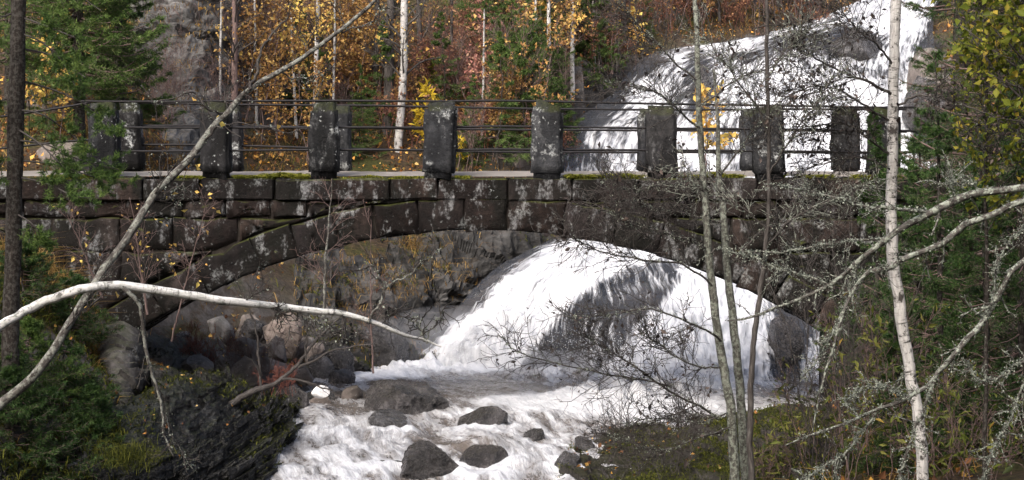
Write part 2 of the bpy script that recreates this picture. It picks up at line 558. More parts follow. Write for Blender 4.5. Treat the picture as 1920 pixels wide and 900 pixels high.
M['leaf_yellow'] = leaf_material("yellow_leaf", [(0, O2), (.4, Y1), (1, (.68, .54, .14))])
M['leaf_bright'] = leaf_material("bright_yellow_leaf", [(0, (.40, .28, .02)), (1, (.6, .46, .05))], .4)
M['leaf_red'] = leaf_material("red_leaf", [(0, (.10, .055, .045)), (.5, (.20, .10, .065)), (1, (.34, .19, .10))])
M['leaf_pink'] = leaf_material("pink_leaf", [(0, (.26, .11, .09)), (.6, (.40, .2, .16)), (1, (.46, .3, .19))])
M['leaf_green'] = leaf_material("green_leaf", [(0, (.02, .035, .008)), (.5, (.05, .085, .015)), (1, (.12, .15, .03))])
M['leaf_lime'] = leaf_material("yellow_green_leaf", [(0, (.05, .07, .01)), (.45, (.13, .16, .02)), (.85, (.25, .25, .035)), (1, (.4, .3, .05))], .45)
M['leaf_lance'] = leaf_material("lance_leaf", [(0, (.025, .035, .009)), (.5, (.085, .11, .02)), (.97, (.2, .2, .05)), (1, (.42, .24, .05))], .35)
M['leaf_dark'] = leaf_material("withered_alder_leaf", [(0, (.015, .012, .012)), (.7, (.04, .032, .03)), (1, (.09, .07, .06))], .15)
M['needle'] = leaf_material("spruce_needle", [(0, (.012, .026, .008)), (.5, (.028, .06, .016)), (1, (.07, .12, .03))], .15, .5, .2)
M['needle_fresh'] = leaf_material("fresh_spruce_needle", [(0, (.025, .05, .012)), (.5, (.06, .11, .025)), (1, (.14, .2, .05))], .25, .5, .2)
M['needle_bright'] = leaf_material("bright_spruce_needle", [(0, (.024, .046, .012)), (.5, (.062, .108, .026)), (1, (.14, .2, .055))], .3, .5, .1)
M['lichen'] = leaf_material("beard_lichen", [(0, (.08, .09, .075)), (.6, (.2, .225, .19)), (1, (.34, .37, .31))], .2, .9, .1)
M['moss'] = leaf_material("moss_blade", [(0, (.012, .016, .004)), (.5, (.04, .05, .008)), (1, (.12, .125, .02))], .3, .8, .2)
M['moss_bright'] = leaf_material("coping_moss", [(0, (.05, .06, .008)), (.5, (.12, .135, .016)), (1, (.24, .23, .04))], .3, .8, .0)
M['straw'] = leaf_material("withered_grass", [(0, (.06, .035, .012)), (.5, (.17, .10, .03)), (1, (.36, .25, .09))], .3, .8, .2)
M['litter'] = leaf_material("fallen_leaf", [(0, (.05, .025, .015)), (.4, (.13, .06, .03)), (.7, (.3, .14, .04)), (.9, (.5, .28, .06)), (1, (.6, .45, .2))], .2, .7, .0)
M['white_stone'] = simple("white_quartz", (.85, .85, .85), .5)
M['falls'] = water_material("white_water", (.03, .034, .042), (.075, .08, .092), fs=(2.3, .7, 1), fine=(9, 1.9, 1), bump=1.0, clear=.55, soft=.14, shade=.8)
M['strand'] = simple("falling_water_strand", (.55, .57, .60), .6)
M['river'] = water_material("river_water", (.045, .038, .031), (.115, .10, .088), fs=(4.2, .9, 1), fine=(15, 3.6, 1), soft=.17, rough_wet=.10, bump=.7, shade=.6, hair=(34, 7, 1), hairw=.0)

# ------------------------------------------------------------------ water surfaces (computed first: the river bed follows them)
def rows_px(rows):
    return [[P(*c) for c in r] for r in rows]

UPPER = rows_px([
    [(1700, -70, 54), (1730, -70, 54), (1760, -70, 54), (1790, -70, 54), (1820, -70, 54)],
    [(1610, 5, 51.5), (1650, 3, 51.5), (1690, 2, 51.5), (1730, 2, 51.5), (1765, 0, 51.5)],
    [(1400, 72, 48.0), (1530, 58, 48.6), (1610, 50, 49), (1690, 45, 49), (1750, 45, 49)],
    [(1225, 100, 46.0), (1390, 112, 46.4), (1500, 92, 46.8), (1630, 100, 46.8), (1755, 110, 46.6)],
    [(1145, 178, 44.3), (1320, 180, 44.2), (1470, 165, 44.6), (1620, 165, 44.6), (1760, 180, 44.4)],
    [(1062, 248, 42.8), (1270, 250, 42.6), (1440, 245, 42.8), (1610, 245, 42.8), (1765, 250, 42.6)],
    [(1040, 330, 41.0), (1250, 330, 40.8), (1430, 330, 41.0), (1600, 330, 41), (1770, 330, 41)],
    [(1070, 405, 37.8), (1200, 410, 37.5), (1340, 425, 37.2), (1500, 440, 37), (1700, 450, 37)],
    [(1055, 446, 35.0), (1150, 450, 34.6), (1270, 470, 34.0), (1420, 520, 33.5), (1640, 560, 33.5)],
])
LOWER = rows_px([
    [(1068, 432, 36.0), (1120, 434, 35.6), (1190, 446, 35.2), (1260, 460, 34.8), (1310, 482, 34.2), (1400, 512, 33.6), (1490, 545, 33.3), (1600, 570, 33.3)],
    [(1022, 456, 34.6), (1110, 455, 34.2), (1180, 466, 33.8), (1250, 481, 33.4), (1300, 505, 32.8), (1400, 540, 32.3), (1480, 572, 32.0), (1590, 610, 32)],
    [(945, 494, 33.9), (1050, 492, 33.3), (1130, 497, 32.9), (1220, 508, 32.5), (1285, 528, 32.0), (1385, 572, 31.4), (1475, 612, 31.3), (1590, 650, 31.3)],
    [(880, 552, 33.2), (985, 550, 32.7), (1090, 556, 32.0), (1185, 562, 31.6), (1250, 580, 31.1), (1360, 630, 30.3), (1468, 662, 30.2), (1590, 700, 30.4)],
    [(828, 610, 32.6), (935, 612, 32.0), (1060, 625, 31.3), (1145, 635, 30.8), (1210, 648, 30.2), (1335, 688, 29.3), (1460, 718, 29.3), (1590, 745, 29.5)],
    [(740, 668, 31.9), (890, 672, 31.3), (1045, 698, 30.7), (1130, 704, 30.2), (1180, 712, 29.4), (1310, 738, 28.2), (1450, 750, 28.0), (1590, 770, 28)],
    [(690, 705, 31.3), (920, 712, 30.7), (1040, 735, 30.3), (1130, 742, 29.8), (1170, 750, 29.0), (1300, 775, 27.8), (1450, 790, 27.6), (1590, 800, 27.6)],
])

def blobs(px, py, base, bl):
    f = np.full(px.shape, base)
    for (cx, cy, rx, ry, v, *rot) in bl:
        a = math.radians(rot[0]) if rot else 0
        dx, dy = px - cx, py - cy
        u = (dx * math.cos(a) + dy * math.sin(a)) / rx
        w = (-dx * math.sin(a) + dy * math.cos(a)) / ry
        g = np.exp(-(u * u + w * w) ** 1.5)
        f = f * (1 - g) + v * g
    return f

def fall_surface(rows, nu, nv, amp, seed, foam_base, foam_blobs, billow=None, vert=False):
    G = patch(rows, nu, nv)
    du = np.linalg.norm(np.diff(G, axis=1), axis=2).mean(0)
    dv = np.linalg.norm(np.diff(G, axis=0), axis=2).mean(1)
    u = np.concatenate([[0], np.cumsum(du)])[None, :].repeat(nv, 0)
    v = np.concatenate([[0], np.cumsum(dv)])[:, None].repeat(nu, 1)
    N = unit(np.cross(np.gradient(G, axis=1), np.gradient(G, axis=0)))
    if N[..., 1].mean() > 0: N = -N
    px, py = proj(G)
    f = blobs(px, py, foam_base, foam_blobs)
    if vert:
        wob = 16 * fbm(np.stack([py * .02, px * .004, py * 0 + 7], -1), 3)
        xl = np.interp(py, [486, 520, 600, 690, 706], [1195, 1120, 1035, 985, 985]) + wob
        xr = np.interp(py, [486, 520, 600, 690, 706], [1262, 1282, 1208, 1138, 1132]) + wob * .7
        band = sstep(-14, 22, px - xl) * sstep(-10, 20, xr - px) * sstep(484, 505, py) * (1 - sstep(698, 716, py))
        f = f * (1 - band) + band * (.37 + .14 * fbm(np.stack([px * .016, py * .008, px * 0], -1), 3))
    ed = np.minimum(u - u.min(), u.max() - u) 
    ed = ed + .35 * fbm(np.stack([u * .4, v * 1.3, np.full_like(u, seed + 2)], -1), 3)
    f = f * sstep(-.05, .55, ed) 
    c = np.stack([u * 2.0, v * .55, np.full_like(u, seed)], -1)
    d = amp * fbm(c, 4) + amp * .45 * ridged(np.stack([u * 6, v * 1.6, np.full_like(u, seed + 5)], -1), 3)
    d = d * (.35 + .65 * f)
    if billow is not None:
        w = blobs(px, py, 0.0, billow)
        d = d + w * (.16 * ridged(np.stack([u * 1.6, v * 1.9, np.full_like(u, seed + 9)], -1), 4) + .12 * fbm(np.stack([u * 7, v * 7, np.full_like(u, seed + 3)], -1), 3))
    G2 = G + N * d[..., None]
    if vert:
        wv = sstep(.12, .34, u / u.max())
        u = u * (1 - wv) + (G[..., 0] - G[..., 0].min() + .12 * fbm(G * 1.3, 2)) * wv
    uvm = np.stack([u, v, np.zeros_like(u)], -1).reshape(-1, 3)
    return G, G2, uvm, f

UB = [(1238, 255, 34, 50, .42), (1362, 262, 22, 60, .45), (1165, 215, 26, 26, .5), (1400, 108, 80, 16, .42, -6), (1485, 88, 60, 12, .3, -8), (1560, 130, 60, 14, .5), (1660, 130, 50, 25, .5), (1450, 210, 60, 50, .8), (1580, 230, 80, 60, .8), (1312, 165, 26, 65, .05), (1268, 190, 22, 45, .42), (1350, 215, 26, 70, .5), (1395, 175, 40, 30, .62), (1600, 80, 62, 26, .02, -4), (1500, 78, 60, 16, .25),
      (1140, 270, 45, 38, .62), (1200, 235, 30, 26, .55), (1735, 230, 32, 90, .3), (1735, 120, 30, 40, .2), (1110, 310, 30, 30, .4), (1250, 290, 30, 40, .6), (1690, 30, 90, 40, .95)]
LB = [(1245, 500, 40, 10, .5), (1490, 615, 45, 50, .05), (1470, 690, 36, 50, .2), (1500, 560, 50, 25, .1), (1530, 720, 26, 55, .9), (1575, 700, 20, 70, .2), (1180, 480, 26, 12, .6), (1360, 610, 30, 60, .98)]
U0, U1, Uuv, Uf = fall_surface(UPPER, 190, 260, .20, 3, .68, UB)
L0, L1, Luv, Lf = fall_surface(LOWER, 230, 230, .13, 8, .80, LB, [(900, 640, 110, 60, 1.0, -40), (960, 560, 70, 60, .8, -50), (1280, 700, 120, 50, .6)], True)

def river_z(x, y):
    z = -3.3 - .055 * np.clip(26.5 - y, 0, 5) - .22 * np.clip(21.5 - y, 0, 20)
    return np.maximum(z, -5.6)

# ------------------------------------------------------------------ ground: thin-plate surface through known points
CP = [P(*c) for c in [
    # near right bank
    (1085, 900, 22.3), (1060, 945, 21.0), (1120, 855, 23.8), (1240, 850, 24.1), (1370, 845, 24.1), (1400, 915, 21.6), (1250, 930, 21.5),
    (1490, 805, 24.2), (1500, 890, 21.5), (1560, 790, 25.6), (1620, 730, 24.6), (1720, 700, 24.2), (1900, 640, 24.0), (1720, 850, 20), (1900, 800, 20),
    # left bank before the bridge
    (0, 560, 22.2), (110, 505, 24.8), (0, 470, 25.2), (190, 665, 24.4), (110, 775, 21.5), (0, 880, 19.6), (215, 760, 22.5), (-250, 420, 25), (-250, 520, 20),
    # left bank seen through the arch
    (300, 668, 28.5), (430, 612, 30.6), (500, 570, 32.0), (360, 718, 27.5), (470, 690, 28.3), (560, 712, 28.8), (640, 706, 30.2), (690, 692, 31.0), (770, 682, 32.0), (850, 670, 33.0),
    (560, 614, 32.0), (650, 592, 32.6), (650, 530, 33.6), (560, 510, 33.6), (760, 550, 33.8), (790, 476, 35.4), (880, 548, 34.6), (880, 464, 36.2), (960, 432, 36.6), (960, 480, 35.4), (1010, 436, 36.6),
    # the slope above the deck
    (100, 320, 29.0), (0, 300, 29.5), (-150, 300, 29), (150, 245, 32.5), (0, 190, 34.5), (150, 150, 35.5), (0, 0, 38.5), (150, 0, 38.5),
    (250, 330, 30.5), (330, 320, 33.5), (300, 190, 36.8), (300, 0, 38.8), (420, 0, 40.2), (420, 190, 38.2), (420, 320, 35.2),
    (520, 330, 36), (520, 190, 40), (520, 0, 45), (700, 330, 37.4), (700, 190, 41.4), (700, 0, 46), (900, 330, 38.2), (900, 190, 42), (900, 0, 46.5),
    (1000, 330, 39), (1100, 190, 43), (1100, 100, 45), (1100, 0, 47.5), (1220, 80, 47.6), (1240, 0, 49.5), (1400, 40, 49.8), (1480, 10, 51.5), (1000, 250, 40.5), (1060, 300, 40.6),
    (1820, 0, 51), (1840, 150, 45), (1830, 320, 40.2), (1980, 150, 42), (1980, 0, 47), (1950, 320, 37.5), (1800, 420, 36), (1950, 420, 34), (1700, 520, 31.5), (1850, 480, 31),
]]
CP += [np.array(c, float) for c in [
    (-2, 22, -4.2), (0, 22.5, -4.2), (-1, 25, -4.1), (1, 25.5, -4.1), (3, 26.2, -4.0), (-1.5, 27.6, -4.0), (1, 28.5, -4.0), (-1.5, 29.5, -3.9), (4.2, 26.6, -3.9),
    (-3.2, 19.5, -5.0), (-1, 19, -4.8), (-5, 16.5, -6), (-12, 16, -6.4), (-25, 16, -6.6), (1.2, 18.5, -3.9), (-1, 15.5, -5.0), (-8, 19.5, -4.2), (-12, 20, -3),
    (3, 17, -3.05), (6.5, 17, -2.6), (2.2, 13.5, -2.9), (6, 12, -2.2), (0, 11, -2.9), (-4, 10.6, -2.3), (-2.2, 10, -2.4), (-10, 10, -2.6), (0, 4, -1.65), (-8, 3, -1.65), (8, 3, -1.65),
    (0, -8, -1.6), (-15, -8, -1.4), (15, -8, -1.4), (12, 12, -1.4), (12, 20, -1.2), (20, 25, 1.5), (14, 30, .5), (25, 40, 6), (16, 40, 3),
    (-12, 25, -.6), (-20, 25, 1.5), (-14, 32, 1.6), (-25, 40, 7), (-30, 12, -2.5), (30, 10, 0), (-40, 30, 6), (40, 30, 7), (-40, -8, 0), (40, -8, 1), (-40, 60, 18), (40, 60, 18),
    (-15, 55, 13), (0, 60, 13), (15, 62, 13), (0, 85, 24), (-30, 85, 26), (30, 85, 26), (0, 110, 32), (-40, 110, 34), (40, 110, 34),
]]
for G, st in ((U0, (40, 32)), (L0, (36, 36))):
    sub = G[8::st[0], 10::st[1]].reshape(-1, 3)
    CP += [p - np.array([0, 0, .35]) for p in sub if p[2] > -3.3]
CP = np.array(CP)

def tps(r2):
    return np.where(r2 > 1e-9, .5 * r2 * np.log(np.maximum(r2, 1e-9)), 0.0)
S = 10.0
XY = CP[:, :2] / S
n_ = len(CP)
A_ = np.zeros((n_ + 3, n_ + 3))
A_[:n_, :n_] = tps(((XY[:, None] - XY[None]) ** 2).sum(-1)) + np.eye(n_) * 2e-4
A_[:n_, n_] = 1; A_[:n_, n_ + 1:] = XY
A_[n_:, :n_] = A_[:n_, n_:].T
SOL = np.linalg.solve(A_, np.concatenate([CP[:, 2], [0, 0, 0]]))

def ground_base(x, y):
    q = np.stack([x, y], -1).reshape(-1, 2) / S
    out = np.empty(len(q))
    for i in range(0, len(q), 20000):
        c = q[i:i + 20000]
        out[i:i + 20000] = tps(((c[:, None] - XY[None]) ** 2).sum(-1)) @ SOL[:n_] + SOL[n_] + c @ SOL[n_ + 1:]
    return out.reshape(np.shape(x))

def warp(a, b, lo, hi, n, k):
    """Grid lines, dense between lo and hi."""
    mid = np.arange(lo, hi, k)
    left = lo - np.geomspace(k * 2, lo - a, n) if lo > a else np.array([])
    right = hi + np.geomspace(k * 2, b - hi, n) if hi < b else np.array([])
    return np.unique(np.concatenate([left, mid, right]))

gx = warp(-45, 45, -11, 12, 26, .12)
gy = warp(-10, 115, 17, 53, 26, .12)
GX, GY = np.meshgrid(gx, gy)
GZ = ground_base(GX, GY)
sl = np.hypot(np.gradient(GZ, axis=1) / np.gradient(GX, axis=1), np.gradient(GZ, axis=0) / np.gradient(GY, axis=0))
pp = np.stack([GX, GY, GZ], -1)
rk = sstep(.5, 1.1, sl)
GZ = GZ + (.10 + .16 * rk) * fbm(pp * .9, 5) + .12 * rk * ridged(pp * np.array([1.1, 1.1, 2.2]), 4) + .04 * fbm(pp * 4.5, 3)
# keep the bed under the water and the bank off the arch
def press_under(GZ, W, rad, gap):
    Wp = W.reshape(-1, 3)
    cell = {}
    key = np.round(Wp[:, :2] / .25).astype(int)
    lo = key.min(0) - 3; hi = key.max(0) + 3
    H = np.full(hi - lo + 1, np.inf)
    np.minimum.at(H, (key[:, 0] - lo[0], key[:, 1] - lo[1]), Wp[:, 2])
    H2 = H.copy()
    r = int(rad / .25)
    for a in range(-r, r + 1):
        for b in range(-r, r + 1):
            H2 = np.minimum(H2, np.roll(np.roll(H, a, 0), b, 1))
    kx = np.round(GX / .25).astype(int) - lo[0]; ky = np.round(GY / .25).astype(int) - lo[1]
    ok = (kx >= 0) & (ky >= 0) & (kx < H.shape[0]) & (ky < H.shape[1])
    lim = np.full(GZ.shape, np.inf)
    lim[ok] = H2[kx[ok], ky[ok]]
    return np.minimum(GZ, lim - gap)
GZ_before = GZ.copy()
GZ = press_under(GZ, U1[::1, 3:-3], .25, .12)
GZ = press_under(GZ, L1[:190, 6:-3], .25, .12)
bedm = (GZ < GZ_before - .001)
GZ = np.where(bedm, GZ - .12 - .16 * ridged(np.stack([GX * 1.3, GY * .8, GZ * .9], -1), 4), GZ)
GV = np.stack([GX, GY, GZ], -1)

def ground_z(x, y):
    x = np.asarray(x, float); y = np.asarray(y, float)
    i = np.clip(np.searchsorted(gx, x) - 1, 0, len(gx) - 2); j = np.clip(np.searchsorted(gy, y) - 1, 0, len(gy) - 2)
    fx = np.clip((x - gx[i]) / (gx[i + 1] - gx[i]), 0, 1); fy = np.clip((y - gy[j]) / (gy[j + 1] - gy[j]), 0, 1)
    return (GZ[j, i] * (1 - fx) + GZ[j, i + 1] * fx) * (1 - fy) + (GZ[j + 1, i] * (1 - fx) + GZ[j + 1, i + 1] * fx) * fy

def hit(px, py, y0=27.8, y1=75):
    """First ground point met behind depth y0 on the line of sight through a pixel."""
    ys = np.arange(y0, y1, .08)
    d = P(px, py, 1.0)
    z = ground_z(d[0] * ys, ys)
    k = np.argmax(d[2] * ys < z)
    if not (d[2] * ys[k] < z[k]): return None
    return np.array([d[0] * ys[k], ys[k], z[k]])

def ground_material():
    m, nt, b = mat_new("forest_floor_and_rock")
    k = NB(nt)
    pos = k.pos()
    n1 = k.noise(pos, 2.1, 6, .65)
    n2 = k.noise(pos, 14, 6, .7)
    soil = k.ramp(n2, [(.3, (.012, .010, .007)), (.5, (.038, .026, .016)), (.7, (.095, .06, .03))])
    soil = k.mix(k.ramp(k.noise(pos, .8, 4, .6), [(.48, 0.0), (.62, .8)]), soil, k.ramp(n2, [(.35, (.015, .022, .006)), (.65, (.055, .06, .014))]))
    rock = k.ramp(k.math('ADD', k.math('MULTIPLY', n1, .6), k.math('MULTIPLY', n2, .4)), [(.35, (.03, .027, .025)), (.5, (.085, .078, .072)), (.7, (.17, .16, .155))])
    rock = k.mix(k.ramp(k.noise(k.mapping(pos, (1, 1, 2.6)), 2.4, 5, .65), [(.5, 0.0), (.62, .7)]), rock, (.05, .032, .018))
    s = k.math('ADD', k.normz(), k.math('MULTIPLY', k.math('SUBTRACT', n1, .5), .9))
    f = k.ramp(s, [(.62, 1.0), (.80, 0.0)])
    f = k.math('MAXIMUM', f, k.attr("rocky"))
    col = k.mix(f, soil, rock)
    col = k.mix(k.math('MULTIPLY', k.attr("wetness"), .9), col, k.mix(1.0, col, (.26, .30, .36), 'MULTIPLY'))
    k.l(col, b.inputs["Base Color"])
    r = k.n("ShaderNodeMapRange")
    r.inputs[3].default_value = .85; r.inputs[4].default_value = .4
    k.l(k.attr("wetness"), r.inputs[0]); k.l(r.outputs[0], b.inputs["Roughness"])
    h = k.math('ADD', k.math('MULTIPLY', n2, .7), k.math('MULTIPLY', k.noise(pos, 45, 5, .7), .4))
    k.l(k.bump(h, .9, .08), b.inputs["Normal"])
    return m
M['ground'] = ground_material()
M['ground'].node_tree.nodes['Principled BSDF'].inputs['Specular IOR Level'].default_value = .15
gpx, gpy = proj(GV)
behind = (GY > 27)
rocky = np.where(behind, blobs(gpx, gpy, 0.0, [(340, 90, 75, 110, .9), (960, 280, 60, 50, .9), (1100, 290, 60, 60, .8), (900, 480, 130, 70, .75), (760, 600, 120, 70, .9), (560, 600, 140, 90, .7), (450, 680, 120, 60, .9), (1600, 60, 140, 50, .8), (1280, 130, 60, 50, .6), (1440, 640, 160, 160, .9)]), 0.0)
rocky = np.maximum(rocky, np.where(GY < 27, blobs(gpx, gpy, 0.0, [(1130, 850, 120, 45, .9), (1250, 815, 120, 14, .8)]), 0.0))
wet = np.where(behind, blobs(gpx, gpy, 0.0, [(900, 560, 150, 130, .8), (740, 640, 160, 60, .8), (1000, 290, 120, 70, .6), (1450, 640, 160, 160, 1.0), (620, 700, 120, 40, .7)]), 0.0)
wet = np.maximum(wet, bedm * 1.0)
rocky = np.maximum(rocky, bedm * 1.0)
wet = np.maximum(wet, sstep(-3.0, -3.35, GZ) * ((GY < 31) & (GY > 17)))
me = new_mesh("ground", GV.reshape(-1, 3), grid_faces(len(gy), len(gx)), M['ground'], True, {"rocky": rocky.ravel(), "wetness": wet.ravel()})
tag(obj("ground", me), kind="structure")

# ------------------------------------------------------------------ the waterfalls and the river
nu, nv = 190, 260
tag(obj("upper_waterfall", new_mesh("upper_waterfall", U1.reshape(-1, 3), grid_faces(nv, nu), M['falls'], True, {"uvm": Uuv, "foam": Uf.ravel()})), "broad white cascade spreading over rock above the bridge deck", kind="structure")
tag(obj("lower_waterfall", new_mesh("lower_waterfall", L1.reshape(-1, 3), grid_faces(230, 230), M['falls'], True, {"uvm": Luv, "foam": Lf.ravel()})), "white cascade with a thin dark veil seen through the arch", kind="structure")

def strands(G, N_, f, n, seed, w, ln, lift, sel=None):
    rg = np.random.default_rng(seed)
    nv, nu = G.shape[:2]
    N = unit(np.cross(np.gradient(G, axis=1), np.gradient(G, axis=0)))
    if N[..., 1].mean() > 0: N = -N
    i0 = rg.uniform(2, nv - 12, n); j0 = rg.uniform(2, nu - 3, n)
    fv = f[i0.astype(int), j0.astype(int)]
    keep = (rg.uniform(0, 1, n) < np.clip(fv, 0, 1) ** 2.5) if sel is None else sel(fv, rg)
    i0, j0 = i0[keep], j0[keep]; n = len(i0)
    L = ln * rg.uniform(.4, 1.4, n); W = w * rg.uniform(.4, 1.5, n); H = rg.uniform(.0, 1.0, n) ** 2 * lift
    K = 7
    pts, nr = [], []
    a, b = i0.astype(int), j0.astype(int)
    g = G[a, b] + N[a, b] * .05; nn_ = N[a, b]
    dn = np.array([0, 0, -1.0]); T0 = unit(dn - nn_ * (nn_ @ dn)[:, None]); T0[:, 0] *= .12; T0 = unit(T0) + rg.normal(size=(n, 3)) * .012
    Lm = L * .022
    for k in range(K):
        pts.append(g + nn_ * (H * (.4 + .6 * math.sin(k / (K - 1) * math.pi)) + .012)[:, None]); nr.append(nn_)
        g = g + T0 * (Lm / (K - 1))[:, None] + np.array([0, 0, -.004]) * k * (Lm / (K - 1))[:, None]
    pts = np.stack(pts, 1); nr = np.stack(nr, 1)
    T = unit(np.gradient(pts, axis=1)); S_ = unit(np.cross(T, nr))
    prof_ = np.sin(np.linspace(.08, math.pi - .08, K)) ** .6
    V = np.stack([pts - S_ * (W[:, None] * prof_)[..., None], pts + nr * (W[:, None] * prof_ * .7)[..., None], pts + S_ * (W[:, None] * prof_)[..., None]], 2)
    idx = np.arange(n * K * 3).reshape(n, K, 3)
    F = np.concatenate([np.stack([idx[:, :-1, c], idx[:, :-1, c + 1], idx[:, 1:, c + 1], idx[:, 1:, c]], -1).reshape(-1, 4) for c in (0, 1)])
    return V.reshape(-1, 3), F
def droplets(P0, n, seed, spread, size):
    rg = np.random.default_rng(seed)
    c = P0[rg.integers(0, len(P0), n)] + rg.normal(size=(n, 3)) * np.asarray(spread) + np.array([0, 0, abs(spread[2])]) * np.abs(rg.normal(size=(n, 1)))
    sz = (size * rg.uniform(.3, 1.3, n) ** 1.5)[:, None, None]
    V = c[:, None, :] + np.array([[0, 0, 1.], [.9, 0, -.5], [-.5, .8, -.5], [-.5, -.8, -.5]])[None] * sz
    i = np.arange(n)[:, None] * 4
    return V.reshape(-1, 3), np.vstack([i + np.array(t) for t in ([0, 1, 2], [0, 2, 3], [0, 3, 1], [1, 3, 2])])
fallsU, fallsL = bpy.data.objects["upper_waterfall"], bpy.data.objects["lower_waterfall"]
base_pts = np.vstack([L1[110:200, 22:50].reshape(-1, 3), L1[150:195, 20:110].reshape(-1, 3)])
V, F = droplets(base_pts, 6000, 14, (.07, .10, .05), .008)
V2, F2 = droplets(L1[160:200, 110:200].reshape(-1, 3), 3000, 15, (.12, .12, .07), .010)
o = obj("spray_droplets", new_mesh("spray_droplets", np.vstack([V, V2]), np.vstack([F, F2 + len(V)]), M['strand']), fallsL); o["kind"] = "stuff"

rx = warp(-32, 8, -4.5, 6.5, 14, .036)
ry = warp(11, 33, 19, 32.6, 12, .045)
RX, RY = np.meshgrid(rx, ry)
RZ = river_z(RX, RY)
rpx, rpy = proj(np.stack([RX, RY, RZ], -1))
RB = [(767, 776, 100, 6, .95), (731, 808, 55, 6, .9), (903, 804, 65, 6, .9), (900, 880, 90, 12, .9), (700, 880, 70, 14, .8), (905, 726, 120, 19, .10), (770, 722, 60, 14, .4), (700, 702, 90, 10, .8), (640, 775, 80, 14, .30), (800, 780, 80, 16, .36), (690, 800, 90, 12, .36), (600, 820, 60, 20, .42), (640, 860, 80, 20, .45),
      (920, 845, 75, 22, .15), (950, 810, 40, 10, .45), (1000, 870, 60, 30, .5), (780, 830, 70, 12, .42), (900, 890, 60, 14, .8), (1150, 760, 180, 24, .95), (1000, 752, 90, 12, .85), (850, 690, 110, 9, .95), (640, 740, 60, 14, .22)]
rf = blobs(rpx, rpy, .38, RB)
rap = sstep(27.2, 24.5, RY) * .8 + .25
fl = np.stack([RX * 1.5 + RY * .3, RY * .75, RX * 0], -1)
dz = rap * (.09 * ridged(fl, 4) + .05 * fbm(fl * 4.2, 3)) + .10 * np.exp(-(((rpx - 915) / 70) ** 2 + ((rpy - 838) / 20) ** 2)) + .012 * fbm(fl * 14, 2)
dz += .20 * blobs(rpx, rpy, 0.0, [(800, 680, 160, 18, 1.0), (1180, 735, 150, 16, .9), (1050, 706, 110, 12, .7)]) * (.45 + fbm(fl * 3.1, 4) + .35 * ridged(fl * 6, 3))
RZ = RZ + dz
flw = np.stack([RX * 3.4 + RY * .7 + .5 * fbm(fl * .7, 3), RY * .75 - RX * .15, RX * 0 + 3], -1)
lines = ridged(flw, 4, .55)
rf = np.clip(rf + .26 * np.clip(lines, -1, 1) * (1 - sstep(.85, 1, rf)) + .15 * dz / .1 * (rap > .6), 0, 1)
RV = np.stack([RX, RY, RZ], -1).reshape(-1, 3)
uvr = np.stack([RX + .25 * RY + .25 * fbm(fl * .8, 3), RY - .2 * RX + .3 * fbm(fl * .8 + 9, 3), RX * 0], -1).reshape(-1, 3)
tag(obj("river", new_mesh("river", RV, grid_faces(len(ry), len(rx)), M['river'], True, {"uvm": uvr, "foam": rf.ravel()})), "foaming brown river running from the pool under the arch", kind="structure")

# ------------------------------------------------------------------ the stone bridge
NY, FY = 25.7, 27.6                    # near and far face
AX, AZ, AR, RT = -.43, -9.37, 8.5, .46 # arch axis, radius, ring thickness
JX = 4.85                              # half opening
JZ = AZ + math.sqrt(AR ** 2 - JX ** 2)
ZT = -.17                              # top of the coping
BX0, BX1 = -10.0, 9.5
bridge = thing("stone_bridge", "old stone arch bridge with granite posts and thin iron rails over the river", "bridge", (AX, NY, -4.2))
BO = np.array([AX, NY, -4.2])

def prof(inset=0.0):
    """Outline of the wall with the arch opening, in x and z."""
    a = np.linspace(-math.asin((JX + inset) / (AR + inset)), math.asin((JX + inset) / (AR + inset)), 48)
    arc = [(AX + (AR + inset) * math.sin(t), AZ + (AR + inset) * math.cos(t)) for t in a]
    return arc

arc = prof(.03)
xs = np.array([p[0] for p in arc]); zs = np.array([p[1] for p in arc])
top = ZT - .06
V, F = [], []
def addquad(a, b, c, d):
    n0 = len(V); V.extend([a, b, c, d]); F.append([n0, n0 + 1, n0 + 2, n0 + 3])
yn, yf = NY + .07, FY - .05
for i in range(len(arc) - 1):
    (x0, z0), (x1, z1) = arc[i], arc[i + 1]
    addquad((x0, yn, z0), (x1, yn, z1), (x1, yn, top), (x0, yn, top))
    addquad((x1, yf, z1), (x0, yf, z0), (x0, yf, top), (x1, yf, top))
    addquad((x0, yf, z0), (x1, yf, z1), (x1, yn, z1), (x0, yn, z0))
for (xa, xb) in ((BX0, arc[0][0]), (arc[-1][0], BX1)):
    addquad((xa, yn, -5), (xb, yn, -5), (xb, yn, top), (xa, yn, top))
    addquad((xb, yf, -5), (xa, yf, -5), (xa, yf, top), (xb, yf, top))
    xj = arc[0][0] if xb == arc[0][0] else arc[-1][0]
    zj = arc[0][1]
    addquad((xj, yn, -5), (xj, yf, -5), (xj, yf, zj), (xj, yn, zj))
me = new_mesh("core", np.array(V) - BO, np.array(F), M['core'], False)
obj("core", me, bridge)

def clip_half(poly, n, c):
    """Keep the part of a polygon with n.p >= c."""
    out = []
    for i in range(len(poly)):
        a, b = np.array(poly[i]), np.array(poly[(i + 1) % len(poly)])
        da, db = n @ a - c, n @ b - c
        if da >= 0: out.append(tuple(a))
        if da * db < 0: out.append(tuple(a + (b - a) * da / (da - db)))
    return out

